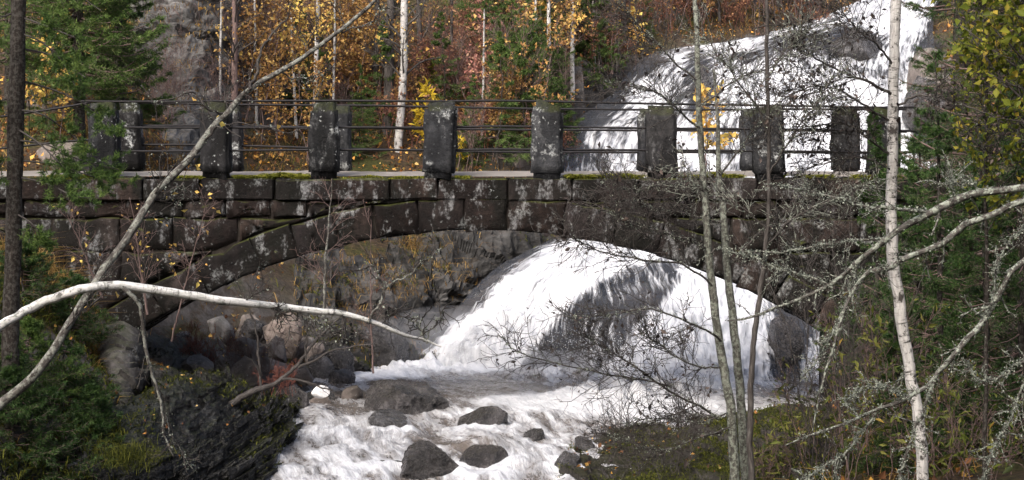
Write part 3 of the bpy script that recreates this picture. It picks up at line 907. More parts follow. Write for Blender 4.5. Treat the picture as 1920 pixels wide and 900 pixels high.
def stone_mesh(name, poly, y0, rg, proud=.0, bulge=.03, gap=.012, depth=.12, seg=.2):
    poly = np.array(poly, float)
    c = poly.mean(0)
    pts = []
    for i in range(len(poly)):
        a, b = poly[i], poly[(i + 1) % len(poly)]
        n = max(1, int(np.linalg.norm(b - a) / seg))
        for t in np.arange(n) / n: pts.append(a + (b - a) * t)
    pts = np.array(pts)
    def inset(p, d):
        v = p - c
        return p - v / np.linalg.norm(v, axis=1, keepdims=True) * d
    e = inset(pts, gap) + rg.normal(size=pts.shape) * .013
    r1 = inset(e, .02) + rg.normal(size=pts.shape) * .009
    n = len(pts)
    tilt = rg.normal(size=2) * .05
    sd_ = rg.uniform(0, 99)
    def yy(p, base):
        q = np.column_stack([p * 4.2, np.full(len(p), sd_)])
        return y0 - proud - base + ((p - c) @ tilt) - bulge * 1.3 * fbm(q, 3)
    rings = [c + (r1 - c) * k + rg.normal(size=pts.shape) * .012 for k in (.78, .5, .22)]
    Vv = [np.column_stack([e[:, 0], np.full(n, y0 + depth), e[:, 1]]),
          np.column_stack([e[:, 0], yy(e, -.022), e[:, 1]]),
          np.column_stack([r1[:, 0], yy(r1, rg.uniform(-.008, .01, n)), r1[:, 1]])]
    for q_ in rings: Vv.append(np.column_stack([q_[:, 0], yy(q_, bulge * .35), q_[:, 1]]))
    Vv.append(np.array([[c[0], yy(c[None], bulge * .35)[0], c[1]]]))
    Vv = np.vstack(Vv)
    F4, F3 = [], []
    for k in range(5):
        for i in range(n):
            j = (i + 1) % n
            F4.append([k * n + i, k * n + j, (k + 1) * n + j, (k + 1) * n + i])
    for i in range(n): F3.append([5 * n + i, 5 * n + (i + 1) % n, 6 * n])
    me = new_mesh(name, Vv - BO, [np.array(F4), np.array(F3)], M['wall'], True)
    fl_ = np.ones(len(me.polygons), bool); fl_[:2 * n] = False
    me.polygons.foreach_set("use_smooth", fl_)
    return me

rg = np.random.default_rng(5)
def arcpt(a, r): return (AX + r * math.sin(a), AZ + r * math.cos(a))
# arch ring, both faces
for face, y0 in ((0, NY), (1, FY)):
    a = -math.asin(JX / AR); aend = -a
    while a < aend - .02:
        w = rg.uniform(.058, .094)
        b = min(a + w, aend)
        if aend - b < .04: b = aend
        rt = RT * rg.uniform(.94, 1.06)
        if abs((a + b) / 2) < .13: rt = RT * .98
        poly = [arcpt(a, AR - rg.uniform(0, .02)), arcpt((a + b) / 2, AR), arcpt(b, AR - rg.uniform(0, .02)), arcpt(b, AR + rt), arcpt(a, AR + rt)]
        if face == 0:
            me = stone_mesh("arch_stone", poly, y0, rg, .03, .03, .008)
        else:
            me = stone_mesh("arch_stone", [(p[0], p[1]) for p in poly], y0, rg, -.04, .0, .008, -.1)
        obj("arch_stone", me, bridge)
        a = b
# soffit rows, between the faces
for k in range(24):
    a0 = -math.asin(JX / AR) + k * 2 * math.asin(JX / AR) / 24; a1 = a0 + 2 * math.asin(JX / AR) / 24
    y = NY + .2
    while y < FY - .25:
        y2 = min(y + rg.uniform(.4, .7), FY - .12)
        r = AR + rg.uniform(-.012, .015)
        q = []
        for (aa, yy) in ((a0 + .0015, y + .008), (a1 - .0015, y + .008), (a1 - .0015, y2 - .008), (a0 + .0015, y2 - .008)):
            x, z = arcpt(aa, r + rg.uniform(-.006, .006)); q.append((x, yy, z))
        for (aa, yy) in ((a0 + .0015, y + .008), (a1 - .0015, y + .008), (a1 - .0015, y2 - .008), (a0 + .0015, y2 - .008)):
            x, z = arcpt(aa, AR + .1); q.append((x, yy, z))
        me = new_mesh("soffit_stone", np.array(q) - BO, np.array([[3, 2, 1, 0], [0, 1, 5, 4], [1, 2, 6, 5], [2, 3, 7, 6], [3, 0, 4, 7]]), M['wall'], False)
        obj("soffit_stone", me, bridge)
        y = y2
# courses
courses = [-.46, -.70, -1.16, -1.58, -2.02, -2.5, -2.95, -3.5, -4.1]
ER = AR + RT - .01
for ci in range(len(courses) - 1):
    z1, z0 = courses[ci], courses[ci + 1]
    x = BX0 + rg.uniform(0, .4)
    while x < BX1:
        w = rg.uniform(.4, .95) if ci != 1 else rg.uniform(.6, 1.2)
        x2 = x + w
        # drop stones wholly inside the ring or the opening
        zz0 = z0 + rg.uniform(-.02, .02); zz1 = z1 + rg.uniform(-.015, .015)
        poly = [(x, zz0), (x2, zz0), (x2, zz1), (x, zz1)]
        if z0 < JZ + .3:
            if x2 <= AX - JX - .05 or x >= AX + JX + .05: pass
            elif x < AX - JX: poly = [(x, zz0), (AX - JX, zz0), (AX - JX, zz1), (x, zz1)]
            elif x2 > AX + JX: poly = [(AX + JX, zz0), (x2, zz0), (x2, zz1), (AX + JX, zz1)]
            else:
                x = x2; continue
        ok = True
        cx = sum(p[0] for p in poly) / 4
        if z1 > JZ - .3 and abs(cx - AX) < 6.2:
            px_ = (min(max(poly[0][0] - AX, -ER + .1), ER - .1), min(max(poly[1][0] - AX, -ER + .1), ER - .1))
            qa = np.array([AX + px_[0], AZ + math.sqrt(ER ** 2 - px_[0] ** 2)]); qb = np.array([AX + px_[1], AZ + math.sqrt(ER ** 2 - px_[1] ** 2)])
            d = unit(qb - qa); nrm = np.array([-d[1], d[0]])
            if nrm[1] < 0: nrm = -nrm
            poly = clip_half(poly, nrm, nrm @ qa + .012)
            if len(poly) < 3: ok = False
            else:
                pa = np.array(poly)
                area = .5 * abs(np.dot(pa[:, 0], np.roll(pa[:, 1], 1)) - np.dot(pa[:, 1], np.roll(pa[:, 0], 1)))
                if area < .025 or np.ptp(pa[:, 1]) < .07: ok = False
        if ok:
            obj("wall_stone", stone_mesh("wall_stone", poly, NY, rg, rg.uniform(-.03, .02), .035), bridge)
        x = x2
# jamb stones on both abutments
for s in (-1, 1):
    z = JZ
    while z > -4.3:
        z2 = z - rg.uniform(.35, .55)
        y = NY + .13
        while y < FY - .2:
            y2 = min(y + rg.uniform(.5, .9), FY)
            xj = AX + s * (JX + rg.uniform(-.02, .02)); xb = AX + s * (JX + .12)
            q = [(xj, y + .01, z - .01), (xj, y2 - .01, z - .01), (xj, y2 - .01, z2 + .01), (xj, y + .01, z2 + .01), (xb, y + .01, z - .01), (xb, y2 - .01, z - .01), (xb, y2 - .01, z2 + .01), (xb, y + .01, z2 + .01)]
            obj("jamb_stone", new_mesh("jamb_stone", np.array(q) - BO, np.array([[0, 1, 2, 3], [0, 4, 5, 1], [1, 5, 6, 2], [2, 6, 7, 3], [3, 7, 4, 0]]), M['wall'], False), bridge)
            y = y2
        z = z2
# coping course, proud of the wall
for face, y0 in ((0, NY), (1, FY)):
    x = BX0
    while x < BX1:
        x2 = x + rg.uniform(.55, 1.1)
        zt = ZT + rg.uniform(-.02, .012); zb = -.465 + rg.uniform(-.01, .01)
        yo, yi = (y0 - .05 + rg.uniform(-.02, .02), y0 + .34) if face == 0 else (y0 + .05, y0 - .34)
        bm = bmesh.new()
        bmesh.ops.create_cube(bm, size=1)
        bmesh.ops.scale(bm, vec=(x2 - x - .018, abs(yi - yo), zt - zb), verts=bm.verts)
        bmesh.ops.translate(bm, vec=((x + x2) / 2 - BO[0], (yo + yi) / 2 - BO[1], (zt + zb) / 2 - BO[2]), verts=bm.verts)
        bmesh.ops.bevel(bm, geom=list(bm.edges), offset=.022, segments=1, affect='EDGES')
        for v in bm.verts: v.co += Vector(rg.normal(size=3) * .007)
        me = bpy.data.meshes.new("coping_stone"); bm.to_mesh(me); bm.free(); me.materials.append(M['wall'])
        obj("coping_stone", me, bridge)
        x = x2
# deck surface: gravel, crowned and rising a little to the far side
dxs = np.linspace(BX0, BX1, 220); dys = np.linspace(NY + .27, FY - .27, 14)
DX, DY = np.meshgrid(dxs, dys)
DZ = -.175 + .07 * (DY - NY) / (FY - NY) + .05 * np.sin((DY - NY) / (FY - NY) * math.pi) + .018 * fbm(np.stack([DX * 3, DY * 3, DX * 0], -1), 3)
obj("deck", new_mesh("deck", np.stack([DX, DY, DZ], -1).reshape(-1, 3) - BO, grid_faces(14, 220), M['deck']), bridge)

def post_mesh(w, d, h, seed):
    nx, ny, nz = 7, 6, 13
    bm = bmesh.new()
    bmesh.ops.create_cube(bm, size=1)
    bmesh.ops.bevel(bm, geom=list(bm.edges), offset=.09, segments=2, affect='EDGES')
    bmesh.ops.subdivide_edges(bm, edges=[e for e in bm.edges if e.calc_length() > .5], cuts=6, use_grid_fill=True)
    r_ = np.random.default_rng(seed)
    lean = r_.normal(size=2) * .025; tw = r_.uniform(.86, .98)
    co = np.array([v.co[:] for v in bm.verts])
    t = co[:, 2] + .5
    co[:, 0] = co[:, 0] * w * (1 - (1 - tw) * t) + lean[0] * t
    co[:, 1] = co[:, 1] * d * (1 - (1 - tw) * t) + lean[1] * t
    co[:, 2] = t * h + co[:, 0] * r_.normal() * .08 * t
    q = co * 3.4 + seed * 3.1
    co += np.stack([fbm(q, 4), fbm(q + 31, 4), fbm(q + 57, 4)], 1) * .035
    for v, c in zip(bm.verts, co): v.co = c
    me = bpy.data.meshes.new("post"); bm.to_mesh(me); bm.free()
    me.materials.append(M['post'])
    me.polygons.foreach_set("use_smooth", [True] * len(me.polygons))
    return me
near_px = [(172, 226, 193), (378, 433, 194), (580, 637, 194), (791, 853, 193), (995, 1055, 194), (1212, 1272, 200), (1412, 1470, 200), (1625, 1684, 204)]
far_px = [(230, 268, 194), (425, 456, 197), (625, 658, 199), (806, 840, 205), (1000, 1030, 205), (1197, 1236, 205), (1388, 1425, 205), (1562, 1609, 203)]
posts = []
for i, (a, b, t) in enumerate(near_px):
    y = NY + .10
    p0 = P((a + b) / 2, 336, y); w = (b - a) / FPX * y; h = (336 - t) / FPX * y
    o = obj("post", post_mesh(w, .34, h, 10 + i), bridge, np.array([p0[0], y, p0[2]]) - BO)
for i, (a, b, t) in enumerate(far_px):
    y = FY - .12
    p0 = P((a + b) / 2, 330, y); w = (b - a) / FPX * y * 1.05; h = (330 - t) / FPX * y
    obj("post", post_mesh(w, .32, h, 40 + i), bridge, np.array([p0[0], y, p0[2]]) - BO)
# rails: three thin iron rods on each side, running through the posts
def rail(pxpy, y, r=.016):
    pts = catmull([P(a, b, y) for a, b in pxpy], 60)
    pts[:, 2] += .012 * fbm(np.stack([pts[:, 0] * .8, pts[:, 0] * 0 + y, pts[:, 0] * 0], -1), 2)
    mb = MB(); tubes(mb, pts, np.full(60, r), 7)
    mb.build("rail", M['rail'], bridge, BO)
for k, yy in enumerate((191, 239, 281)):
    e = (190, 239, 283)[k]
    rail([(150 + 20 * k, (190, 247, 276)[k]), (210, e), (600, (189, 239, 281)[k]), (960, (190, 238, 281)[k]), (1240, (195, 241, 282)[k]), (1500, (199, 243, 284)[k]), (1720, (201, 245, 285)[k])], NY + .10 - (.03 if k == 0 else 0))
for k in range(3):
    rail([(232, (192, 236, 271)[k]), (440, (196, 236, 273)[k]), (700, (198, 240, 280)[k]), (960, (203, 243, 285)[k]), (1240, (206, 245, 286)[k]), (1590, (205, 246, 287)[k]), (1700, (205, 247, 287)[k])], FY - .12)
# the railing beyond the first post bends down to the bank
for k in range(3):
    a = [(170, 192), (110, 203), (45, 213), (-60, 226)] if k == 0 else [(170, 262), (110, 267), (45, 274), (-60, 284)] if k == 2 else [(170, 226), (110, 233), (45, 242), (-60, 252)]
    if k != 1: rail(a, NY + .3, .016)

ORD = ["first", "second", "third", "fourth", "fifth", "sixth", "seventh", "eighth"]
# ------------------------------------------------------------------ rocks
def ico(sub):
    bm = bmesh.new(); bmesh.ops.create_icosphere(bm, subdivisions=sub, radius=1)
    V = np.array([v.co[:] for v in bm.verts]); F = np.array([[v.index for v in f.verts] for f in bm.faces]); bm.free()
    return V, F
ICO = {s: ico(s) for s in (3, 4, 5)}

def boulder(name, label, cat, px0, px1, py0, py1, Y, mat, seed, depth=None, facets=14, sink=.35, sub=4, rough=.05, group=None, tilt=0.0, wedge=0.0):
    """Rock filling a box of pixels at depth Y, sunk below its lower edge."""
    r_ = np.random.default_rng(seed)
    V, F = ICO[sub]
    V = V.copy()
    for _ in range(facets):
        n = unit(r_.normal(size=3) * np.array([1, 1, .8])); c = r_.uniform(.5, .88)
        d = V @ n - c
        V = V - np.where(d > 0, d * .97, 0)[:, None] * n
    V = V / np.abs(V).max(0)
    if group == RIV:
        for _ in range(6): Y = 3600.0 * -(river_z(0.0, Y) + .03) / (py1 - 310)
        Y = float(Y) + (depth or .3) * .75
    a = P(px0, py1, Y); b = P(px1, py0, Y)
    w = (b[0] - a[0]) / 2; h = (b[2] - a[2])
    H = h * (1 + sink) / 2
    D = depth if depth else w * .8
    V = V * np.array([w, D, H])
    V[:, 2] += V[:, 0] * tilt
    sc = 1.0 / max(w, .15)
    V += unit(V) * (rough * w * 2 * (.6 * fbm(V * sc * 1.6 + seed, 4) + .5 * ridged(V * sc * 3 + seed, 3) + .22 * fbm(V * sc * 9 + seed, 2)))[:, None]
    c = np.array([(a[0] + b[0]) / 2, Y, b[2] - H])
    o = obj(name, new_mesh(name, V, F, M[mat], sub < 4), None, c)
    return tag(o, label, cat, group)

RIV = "rocks standing in the rapids"
boulder("boulder", "broad flat dark rock with a mossy brown right half at the pool's edge", "rock", 686, 848, 714, 772, 27.6, 'wet', 3, .6, 14, .5, 5, .07, RIV)
boulder("boulder", "small layered black rock just below the broad mossy one in the rapids", "rock", 690, 772, 768, 804, 25.3, 'wet', 14, .28, 14, .5, 4, .08, RIV)
boulder("boulder", "angular wedge of dark rock rising to the right amid white foam", "rock", 852, 956, 764, 800, 25.2, 'wet', 27, .25, 12, .9, 4, .02, RIV, tilt=.22)
boulder("boulder", "large wet black pointed boulder at the bottom edge of the picture", "rock", 722, 866, 820, 915, 22.6, 'wet', 31, .5, 16, .4, 5, .07, RIV, tilt=.18)
boulder("boulder", "low dark slab running down left from the pointed black boulder", "rock", 640, 800, 868, 930, 22.0, 'wet', 34, .4, 9, .4, 4, .05, RIV, tilt=.12)
boulder("boulder", "small dark stone tip right of the pointed black boulder at the bottom edge", "rock", 850, 915, 892, 920, 21.8, 'wet', 36, .2, 8, .4, 4, .05, RIV)
boulder("boulder", "small dark stone breaking the foam near the mossy slab", "rock", 982, 1032, 802, 824, 24.2, 'wet', 38, .15, 8, .6, 4, .06, RIV)
boulder("boulder", "brown rock awash under a thin sheet of water right of the pointed boulder", "rock", 862, 975, 832, 872, 23.2, 'wet', 47, .3, 6, .8, 4, .04, RIV)
boulder("boulder", "dark stone at the left tip of the mossy slab", "rock", 1028, 1092, 846, 884, 22, 'wet', 141, .3, 14, .5, 4, .07, RIV)
boulder("boulder", "wet stone at the bottom edge before the mossy slab's tip", "rock", 1020, 1110, 872, 925, 22, 'wet', 142, .35, 14, .5, 4, .07, RIV)
boulder("boulder", "small stone between slab and foam above the slab's left tip", "rock", 1070, 1118, 816, 846, 23, 'wet', 143, .22, 14, .5, 4, .07, RIV)
BANK = "boulders on the bank beyond the arch"
bl = [
    ("pale long boulder lying slantwise in the middle of the far bank", 428, 512, 636, 692, 28.9, 'boulder', 51, -.35),
    ("rounded grey boulder left of the pale slanting one", 394, 452, 650, 704, 28.5, 'boulder', 52, .0),
    ("big shadowed grey boulder high on the far bank under the arching birch", 492, 568, 576, 646, 30.8, 'boulder', 53, -.3),
    ("round dark boulder right of the pale slanting one", 492, 545, 630, 678, 30.0, 'boulder', 54, .0),
    ("grey boulder near the foam with a paler right side", 572, 616, 630, 672, 30.4, 'boulder', 55, .1),
    ("dark boulder at the water's edge left of the foaming pool", 606, 668, 648, 690, 30.6, 'wet', 56, .0),
    ("low flat stone between bank and pool", 536, 588, 684, 712, 29.0, 'boulder', 57, .0),
    ("grey block right of the white stone at the pool edge", 632, 690, 722, 770, 27.7, 'boulder', 58, .0),
    ("rounded wet stone under the white stone", 560, 640, 728, 772, 27.4, 'wet', 59, .0),
    ("dark shore stone touching the slate outcrop", 535, 580, 722, 775, 26.6, 'wet', 60, .1),
    ("brown boulder high on the far bank left of the red twigs", 440, 500, 590, 640, 31.2, 'boulder', 61, -.2),
    ("flat grey stone in front of the red twigs", 330, 400, 662, 700, 27.8, 'boulder', 62, .1),
    ("dark ledge of rock at the foot of the far rock wall", 655, 770, 606, 672, 31.8, 'wet', 63, -.1),
]
for lab, x0, x1, y0, y1, Y, m_, sd_, tl in bl:
    boulder("boulder", lab, "rock", x0, x1, y0, y1, Y - .45, m_, sd_, None, 13, .5, 4, .07, BANK, tilt=tl)
rb = np.random.default_rng(91)
spots = [(455, 705, 34), (515, 700, 30), (600, 700, 30), (640, 715, 26), (560, 665, 34), (665, 690, 24), (520, 655, 26), (470, 625, 30), (590, 610, 36), (630, 640, 30), (540, 745, 24), (700, 680, 22), (410, 620, 30), (600, 755, 22), (660, 745, 20), (345, 645, 26)]
spots.sort()
for i, (px, py, w) in enumerate(spots):
    g = hit(px, py, 27.7, 40)
    if g is None: continue
    Yb = min(g[1], 3600 * 3.3 / max(py - 310, 60)) - .25
    boulder("boulder", "%s small grey stone from the left in the rubble beyond the arch" % (ORD + ["ninth", "tenth", "eleventh", "twelfth", "thirteenth", "fourteenth", "fifteenth", "sixteenth"])[i], "rock", px - w, px + w, py - w * rb.uniform(.8, 1.2), py + w * .4, Yb, 'boulder' if i % 3 else 'wet', 800 + i, None, 9, .4, 3, .05, "small stones beyond the arch", tilt=rb.normal() * .2)
boulder("white_stone", "small bright white rounded stone at the edge of the pool", "stone", 584, 618, 722, 741, 25.7, 'white_stone', 70, .12, 4, .3, 4, .03)
boulder("boulder", "grey rock outcrop splitting the stream at the top of the upper falls", "rock", 1545, 1668, 50, 108, 47.2, 'wet', 71, .9, 9, .5, 4, .05)
boulder("boulder", "dark wet rock rib between the left lobe and the main upper falls", "rock", 1288, 1336, 120, 215, 44.3, 'wet', 72, .5, 8, .5, 4, .06)
boulder("boulder", "blue grey wet rock left of the upper falls behind the fifth post", "rock", 935, 1010, 248, 330, 39.6, 'boulder', 73, .6, 9, .5, 4, .06)
boulder("boulder", "grey rock at the right edge of the upper falls by the spruce", "rock", 1700, 1790, 90, 190, 44.5, 'boulder', 74, .8, 9, .5, 4, .06)
boulder("boulder", "dark bluish rock beside the birch trunk at the right of the falls", "rock", 1690, 1770, 140, 215, 42.8, 'wet', 75, .6, 9, .5, 4, .06)
boulder("boulder", "wet grey rock in the right part of the lower falls near the abutment", "rock", 1436, 1506, 590, 700, 30.2, 'wet', 76, .45, 14, .5, 5, .09)
boulder("boulder", "lichen grey boulder on the slope above the bridge's left end", "rock", 40, 130, 130, 300, 33.6, 'boulder', 77, .6, 9, .5, 4, .06)
boulder("boulder", "low grey slab behind the path at the bridge's left end", "rock", 70, 190, 262, 322, 29.6, 'boulder', 78, .5, 9, .5, 4, .06)

def rock_sheet(name, label, rows, nu, nv, mat, amp, lay, seed, cat="rock"):
    """Rock face with broken layers: a surface through known points, stepped in blocks along its bedding."""
    G = patch(rows_px(rows), nu, nv)
    N = unit(np.cross(np.gradient(G, axis=1), np.gradient(G, axis=0)))
    if N[..., 1].mean() > 0: N = -N
    th, per, stp = lay
    d = amp * fbm(G * .9 + seed, 4) + .5 * amp * ridged(G * 2.3 + seed, 3)
    for q_, (pp_, ss_) in enumerate(((per, stp), (per * .37, stp * .45), (per * 2.7, stp * 1.6))):
        wob = .25 * per * fbm(G * 2.1 + seed + q_ * 7, 3)
        s_ = (G[..., 2] * math.cos(th) + G[..., 0] * math.sin(th) + wob) / pp_
        al = (G[..., 0] * math.cos(th) - G[..., 2] * math.sin(th) + .4 * G[..., 1] + .3 * fbm(G * 1.3 + seed + 3, 2)) / (pp_ * 4.5)
        lid = np.floor(s_).astype(int)
        bid = np.floor(al + _hash(lid, lid * 0, lid * 0 + seed) * 3).astype(int)
        d = d + ss_ * ((_hash(lid, bid, lid * 0 + seed + q_) - .5) * 2 + .6 * (s_ - np.floor(s_) - .5))
    d = d + .012 * fbm(G * 11, 3)
    if mat == 'slab':
        d = d + .06 * np.maximum(0, fbm(G * 3.2, 3)) + .03 * ridged(G * 7, 3)
    G = G + N * d[..., None]
    o = obj(name, new_mesh(name, G.reshape(-1, 3), grid_faces(nv, nu), M[mat], False))
    tag(o, label, cat)
    return G

SLATE = rock_sheet("slate_outcrop", "black layered slate outcrop at the lower left beside the rapids", [
    [(-260, 760, 23.5), (-60, 745, 24.4), (120, 722, 25.0), (250, 722, 25.2), (330, 722, 25.2), (430, 720, 25.2), (500, 728, 25.6), (560, 760, 26.2), (600, 810, 26.6)],
    [(-260, 790, 20.5), (-60, 785, 21.4), (120, 752, 22.4), (250, 742, 22.9), (330, 728, 23.0), (430, 724, 23.2), (490, 742, 23.6), (540, 774, 24.2), (575, 815, 25.2)],
    [(-260, 850, 19.4), (-60, 840, 20.0), (110, 810, 21.1), (230, 796, 21.6), (320, 778, 21.9), (420, 774, 22.3), (490, 790, 22.7), (536, 812, 23.3), (558, 840, 24.3)],
    [(-260, 900, 18.6), (-60, 890, 19.2), (90, 870, 20.2), (220, 856, 20.6), (320, 846, 21.0), (420, 842, 21.5), (485, 852, 22.0), (528, 866, 22.6), (540, 886, 23.6)],
    [(-260, 1000, 18.2), (-60, 990, 18.7), (70, 965, 19.6), (210, 950, 20.0), (310, 940, 20.4), (410, 935, 20.9), (470, 935, 21.4), (512, 940, 22.0), (520, 950, 23.0)],
    [(-260, 1120, 18.0), (-60, 1100, 18.5), (70, 1060, 19.4), (210, 1050, 19.8), (310, 1050, 20.2), (410, 1050, 20.7), (465, 1050, 21.2), (500, 1050, 21.8), (510, 1050, 22.8)],
], 420, 260, 'slate', .14, (-.42, .13, .07), 5)
SLAB = rock_sheet("mossy_slab", "low flat rock slab covered in green moss on the near right bank", [
    [(1038, 914, 24.6), (1064, 868, 24.6), (1104, 849, 24.6), (1180, 826, 24.9), (1280, 824, 24.9), (1390, 824, 24.9), (1490, 811, 25.0), (1560, 796, 25.2)],
    [(1043, 886, 24.0), (1069, 840, 24.0), (1109, 821, 24.0), (1170, 794, 24.4), (1280, 790, 24.4), (1390, 792, 24.4), (1480, 774, 24.4), (1550, 762, 24.6)],
    [(1020, 912, 22.7), (1046, 872, 22.7), (1086, 847, 22.7), (1180, 824, 22.8), (1290, 818, 22.8), (1400, 818, 22.8), (1490, 801, 22.8), (1570, 788, 22.9)],
    [(998, 948, 21.6), (1024, 908, 21.6), (1064, 883, 21.6), (1170, 868, 21.6), (1290, 862, 21.5), (1400, 858, 21.4), (1500, 846, 21.4), (1580, 834, 21.4)],
    [(988, 1014, 20.4), (1014, 974, 20.4), (1054, 949, 20.4), (1160, 931, 20.4), (1290, 921, 20.3), (1400, 916, 20.2), (1500, 906, 20.2), (1590, 896, 20.2)],
    [(988, 1124, 19.6), (1014, 1084, 19.6), (1054, 1059, 19.6), (1160, 1036, 19.5), (1290, 1026, 19.4), (1400, 1016, 19.3), (1500, 1006, 19.3), (1600, 996, 19.3)],
], 240, 180, 'slab', .11, (.1, .22, .06), 41)
rock_sheet("pale_rock_pillar", "pale lichened rock rib below the left springing of the arch", [
    [(192, 640, 25.0), (215, 625, 24.4), (238, 626, 24.3), (258, 640, 24.9)],
    [(190, 680, 24.6), (208, 672, 23.6), (236, 676, 23.5), (260, 690, 24.4)],
    [(188, 740, 24.2), (206, 735, 23.0), (238, 740, 22.9), (264, 750, 24.0)],
    [(184, 810, 23.6), (202, 805, 22.4), (234, 805, 22.3), (266, 810, 23.6)],
], 90, 170, 'slate_mid', .10, (-.5, .2, .07), 12)
rock_sheet("abutment_ledge", "dark broken ledge under the left springing of the arch behind the slate", [
    [(215, 622, 27.4), (290, 628, 28.2), (370, 640, 29.0), (450, 660, 29.6), (520, 690, 30.0)],
    [(220, 650, 26.0), (290, 662, 26.8), (370, 680, 27.8), (450, 698, 28.4), (520, 715, 28.8)],
    [(225, 700, 24.8), (290, 706, 25.6), (370, 714, 26.6), (450, 726, 27.4), (520, 738, 27.9)],
    [(230, 770, 24.0), (290, 770, 24.8), (370, 770, 25.8), (450, 775, 26.6), (520, 780, 27.2)],
], 150, 100, 'slate_mid', .12, (-.3, .2, .07), 17)
CLIFF = rock_sheet("cliff_face", "grey layered cliff on the hillside above the second bridge post", [
    [(225, -60, 39.5), (300, -60, 38.6), (370, -60, 38.8), (440, -60, 40.2), (490, -60, 42.4)],
    [(235, 20, 38.6), (300, 20, 37.8), (370, 20, 38.0), (430, 20, 39.2), (475, 20, 41.2)],
    [(250, 100, 37.8), (305, 100, 36.9), (368, 100, 37.1), (420, 100, 38.3), (460, 100, 40.2)],
    [(265, 190, 36.8), (312, 190, 35.8), (362, 190, 36.0), (408, 190, 37.2), (440, 190, 38.9)],
    [(275, 270, 35.4), (318, 270, 34.4), (358, 270, 34.6), (395, 270, 35.8), (420, 270, 37.4)],
    [(280, 340, 34.0), (318, 340, 33.2), (355, 340, 33.4), (390, 340, 34.6), (410, 340, 36.2)],
], 130, 220, 'cliff', .30, (.12, .6, .13), 21)
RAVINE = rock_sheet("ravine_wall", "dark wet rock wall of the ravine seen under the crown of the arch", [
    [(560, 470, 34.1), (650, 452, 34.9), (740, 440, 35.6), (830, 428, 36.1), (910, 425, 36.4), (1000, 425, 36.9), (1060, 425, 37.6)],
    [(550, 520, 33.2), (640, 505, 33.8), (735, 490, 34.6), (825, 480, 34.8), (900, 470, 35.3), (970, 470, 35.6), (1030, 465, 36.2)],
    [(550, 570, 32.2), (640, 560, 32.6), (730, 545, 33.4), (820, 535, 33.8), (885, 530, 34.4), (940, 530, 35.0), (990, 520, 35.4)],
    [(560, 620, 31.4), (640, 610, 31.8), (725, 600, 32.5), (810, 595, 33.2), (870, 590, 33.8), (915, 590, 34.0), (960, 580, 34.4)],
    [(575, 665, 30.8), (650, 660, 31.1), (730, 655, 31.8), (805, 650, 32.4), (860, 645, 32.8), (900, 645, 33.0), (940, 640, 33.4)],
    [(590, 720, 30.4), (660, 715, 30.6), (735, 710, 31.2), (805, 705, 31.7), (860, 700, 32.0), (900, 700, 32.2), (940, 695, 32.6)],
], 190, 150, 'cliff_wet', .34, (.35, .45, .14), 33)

# ------------------------------------------------------------------ plants: generators
POSTS_PX = [200, 405, 608, 822, 1025, 1242, 1441, 1655]

def limb(pts, n=40):
    """(px, py, depth, width in px) stations -> smooth world line and radii."""
    W = np.array([P(a, b, c) for a, b, c, _ in pts])
    r = np.array([[w * c / FPX / 2] for _, _, c, w in pts])
    q = catmull(np.hstack([W, r]), n)
    return q[:, :3], np.maximum(q[:, 3], .001)

def bend(rg, pts, amp):
    d = np.cumsum(rg.normal(size=pts.shape) * amp, 0)
    return pts + d - d[0]

def finish(root, trunk=None, branches=None, foliage=None, extra=(), names=("trunk", "branches", "leaves"), mats=(None, None, None)):
    off = np.array(root.location)
    limbs = None
    for mb, nm, mt in ((trunk, names[0], mats[0]), (branches, names[1], mats[1]), (foliage, names[2], mats[2])):
        if mb is not None and mb.n:
            o = mb.build(nm, M[mt], limbs if (mb is foliage and limbs) else root, off)
            if mb is branches: limbs = o
            if nm != "trunk": o["kind"] = "stuff"
    for mb, nm, mt in extra:
        if mb.n: mb.build(nm, M[mt], limbs or root, off)["kind"] = "stuff"
    return root

def copy_tree(src, loc, rz=0, s=1.0):
    c = src.copy(); COL.objects.link(c)
    c.location = [float(v) for v in loc]; c.rotation_euler = (0, 0, rz); c.scale = (s, s, s)
    for ch in src.children:
        d = ch.copy(); COL.objects.link(d); d.parent = c
        for sub in ch.children:
            e = sub.copy(); COL.objects.link(e); e.parent = d
    return c

def slim_tree(rg, base, top, r0, r1, bark, leafmat, nbr, nleaf, blen, leafsize, name, label, cat, group=None, t0=.25, twig='bark_twig', up=.35, bw=.012, asp=.65, lent=None):
    root = thing(name, label, cat, base, group)
    n = 30
    line = np.linspace(0, 1, n)[:, None] * (top - base) + base
    line = bend(rg, line, np.linalg.norm(top - base) * bw / n * 3)
    R = np.linspace(r0, r1, n)
    tr, br, lf = MB(), MB(), MB()
    tubes(tr, line, R, 9, .08)
    if nbr:
        B, BR = spawn(rg, line, R, nbr, t0, 1.0, blen, 55, up, .12, 7, .4, .004, .3)
        C, CR = spawn(rg, B, BR, 5, .2, 1, blen * .45, 45, .1, .18, 5, .6, .0028)
        D, DR = spawn(rg, C, CR, 2, .3, 1, blen * .22, 40, .0, .2, 4, .7, .002)
        tubes(br, B, BR, 5); tubes(br, C, CR, 3); tubes(br, D, DR, 3)
        if nleaf: leaves(lf, rg, np.concatenate([D, D, C[:, :4]]), nleaf, leafsize, asp)
    return finish(root, tr, br, lf, mats=(bark, twig, leafmat))

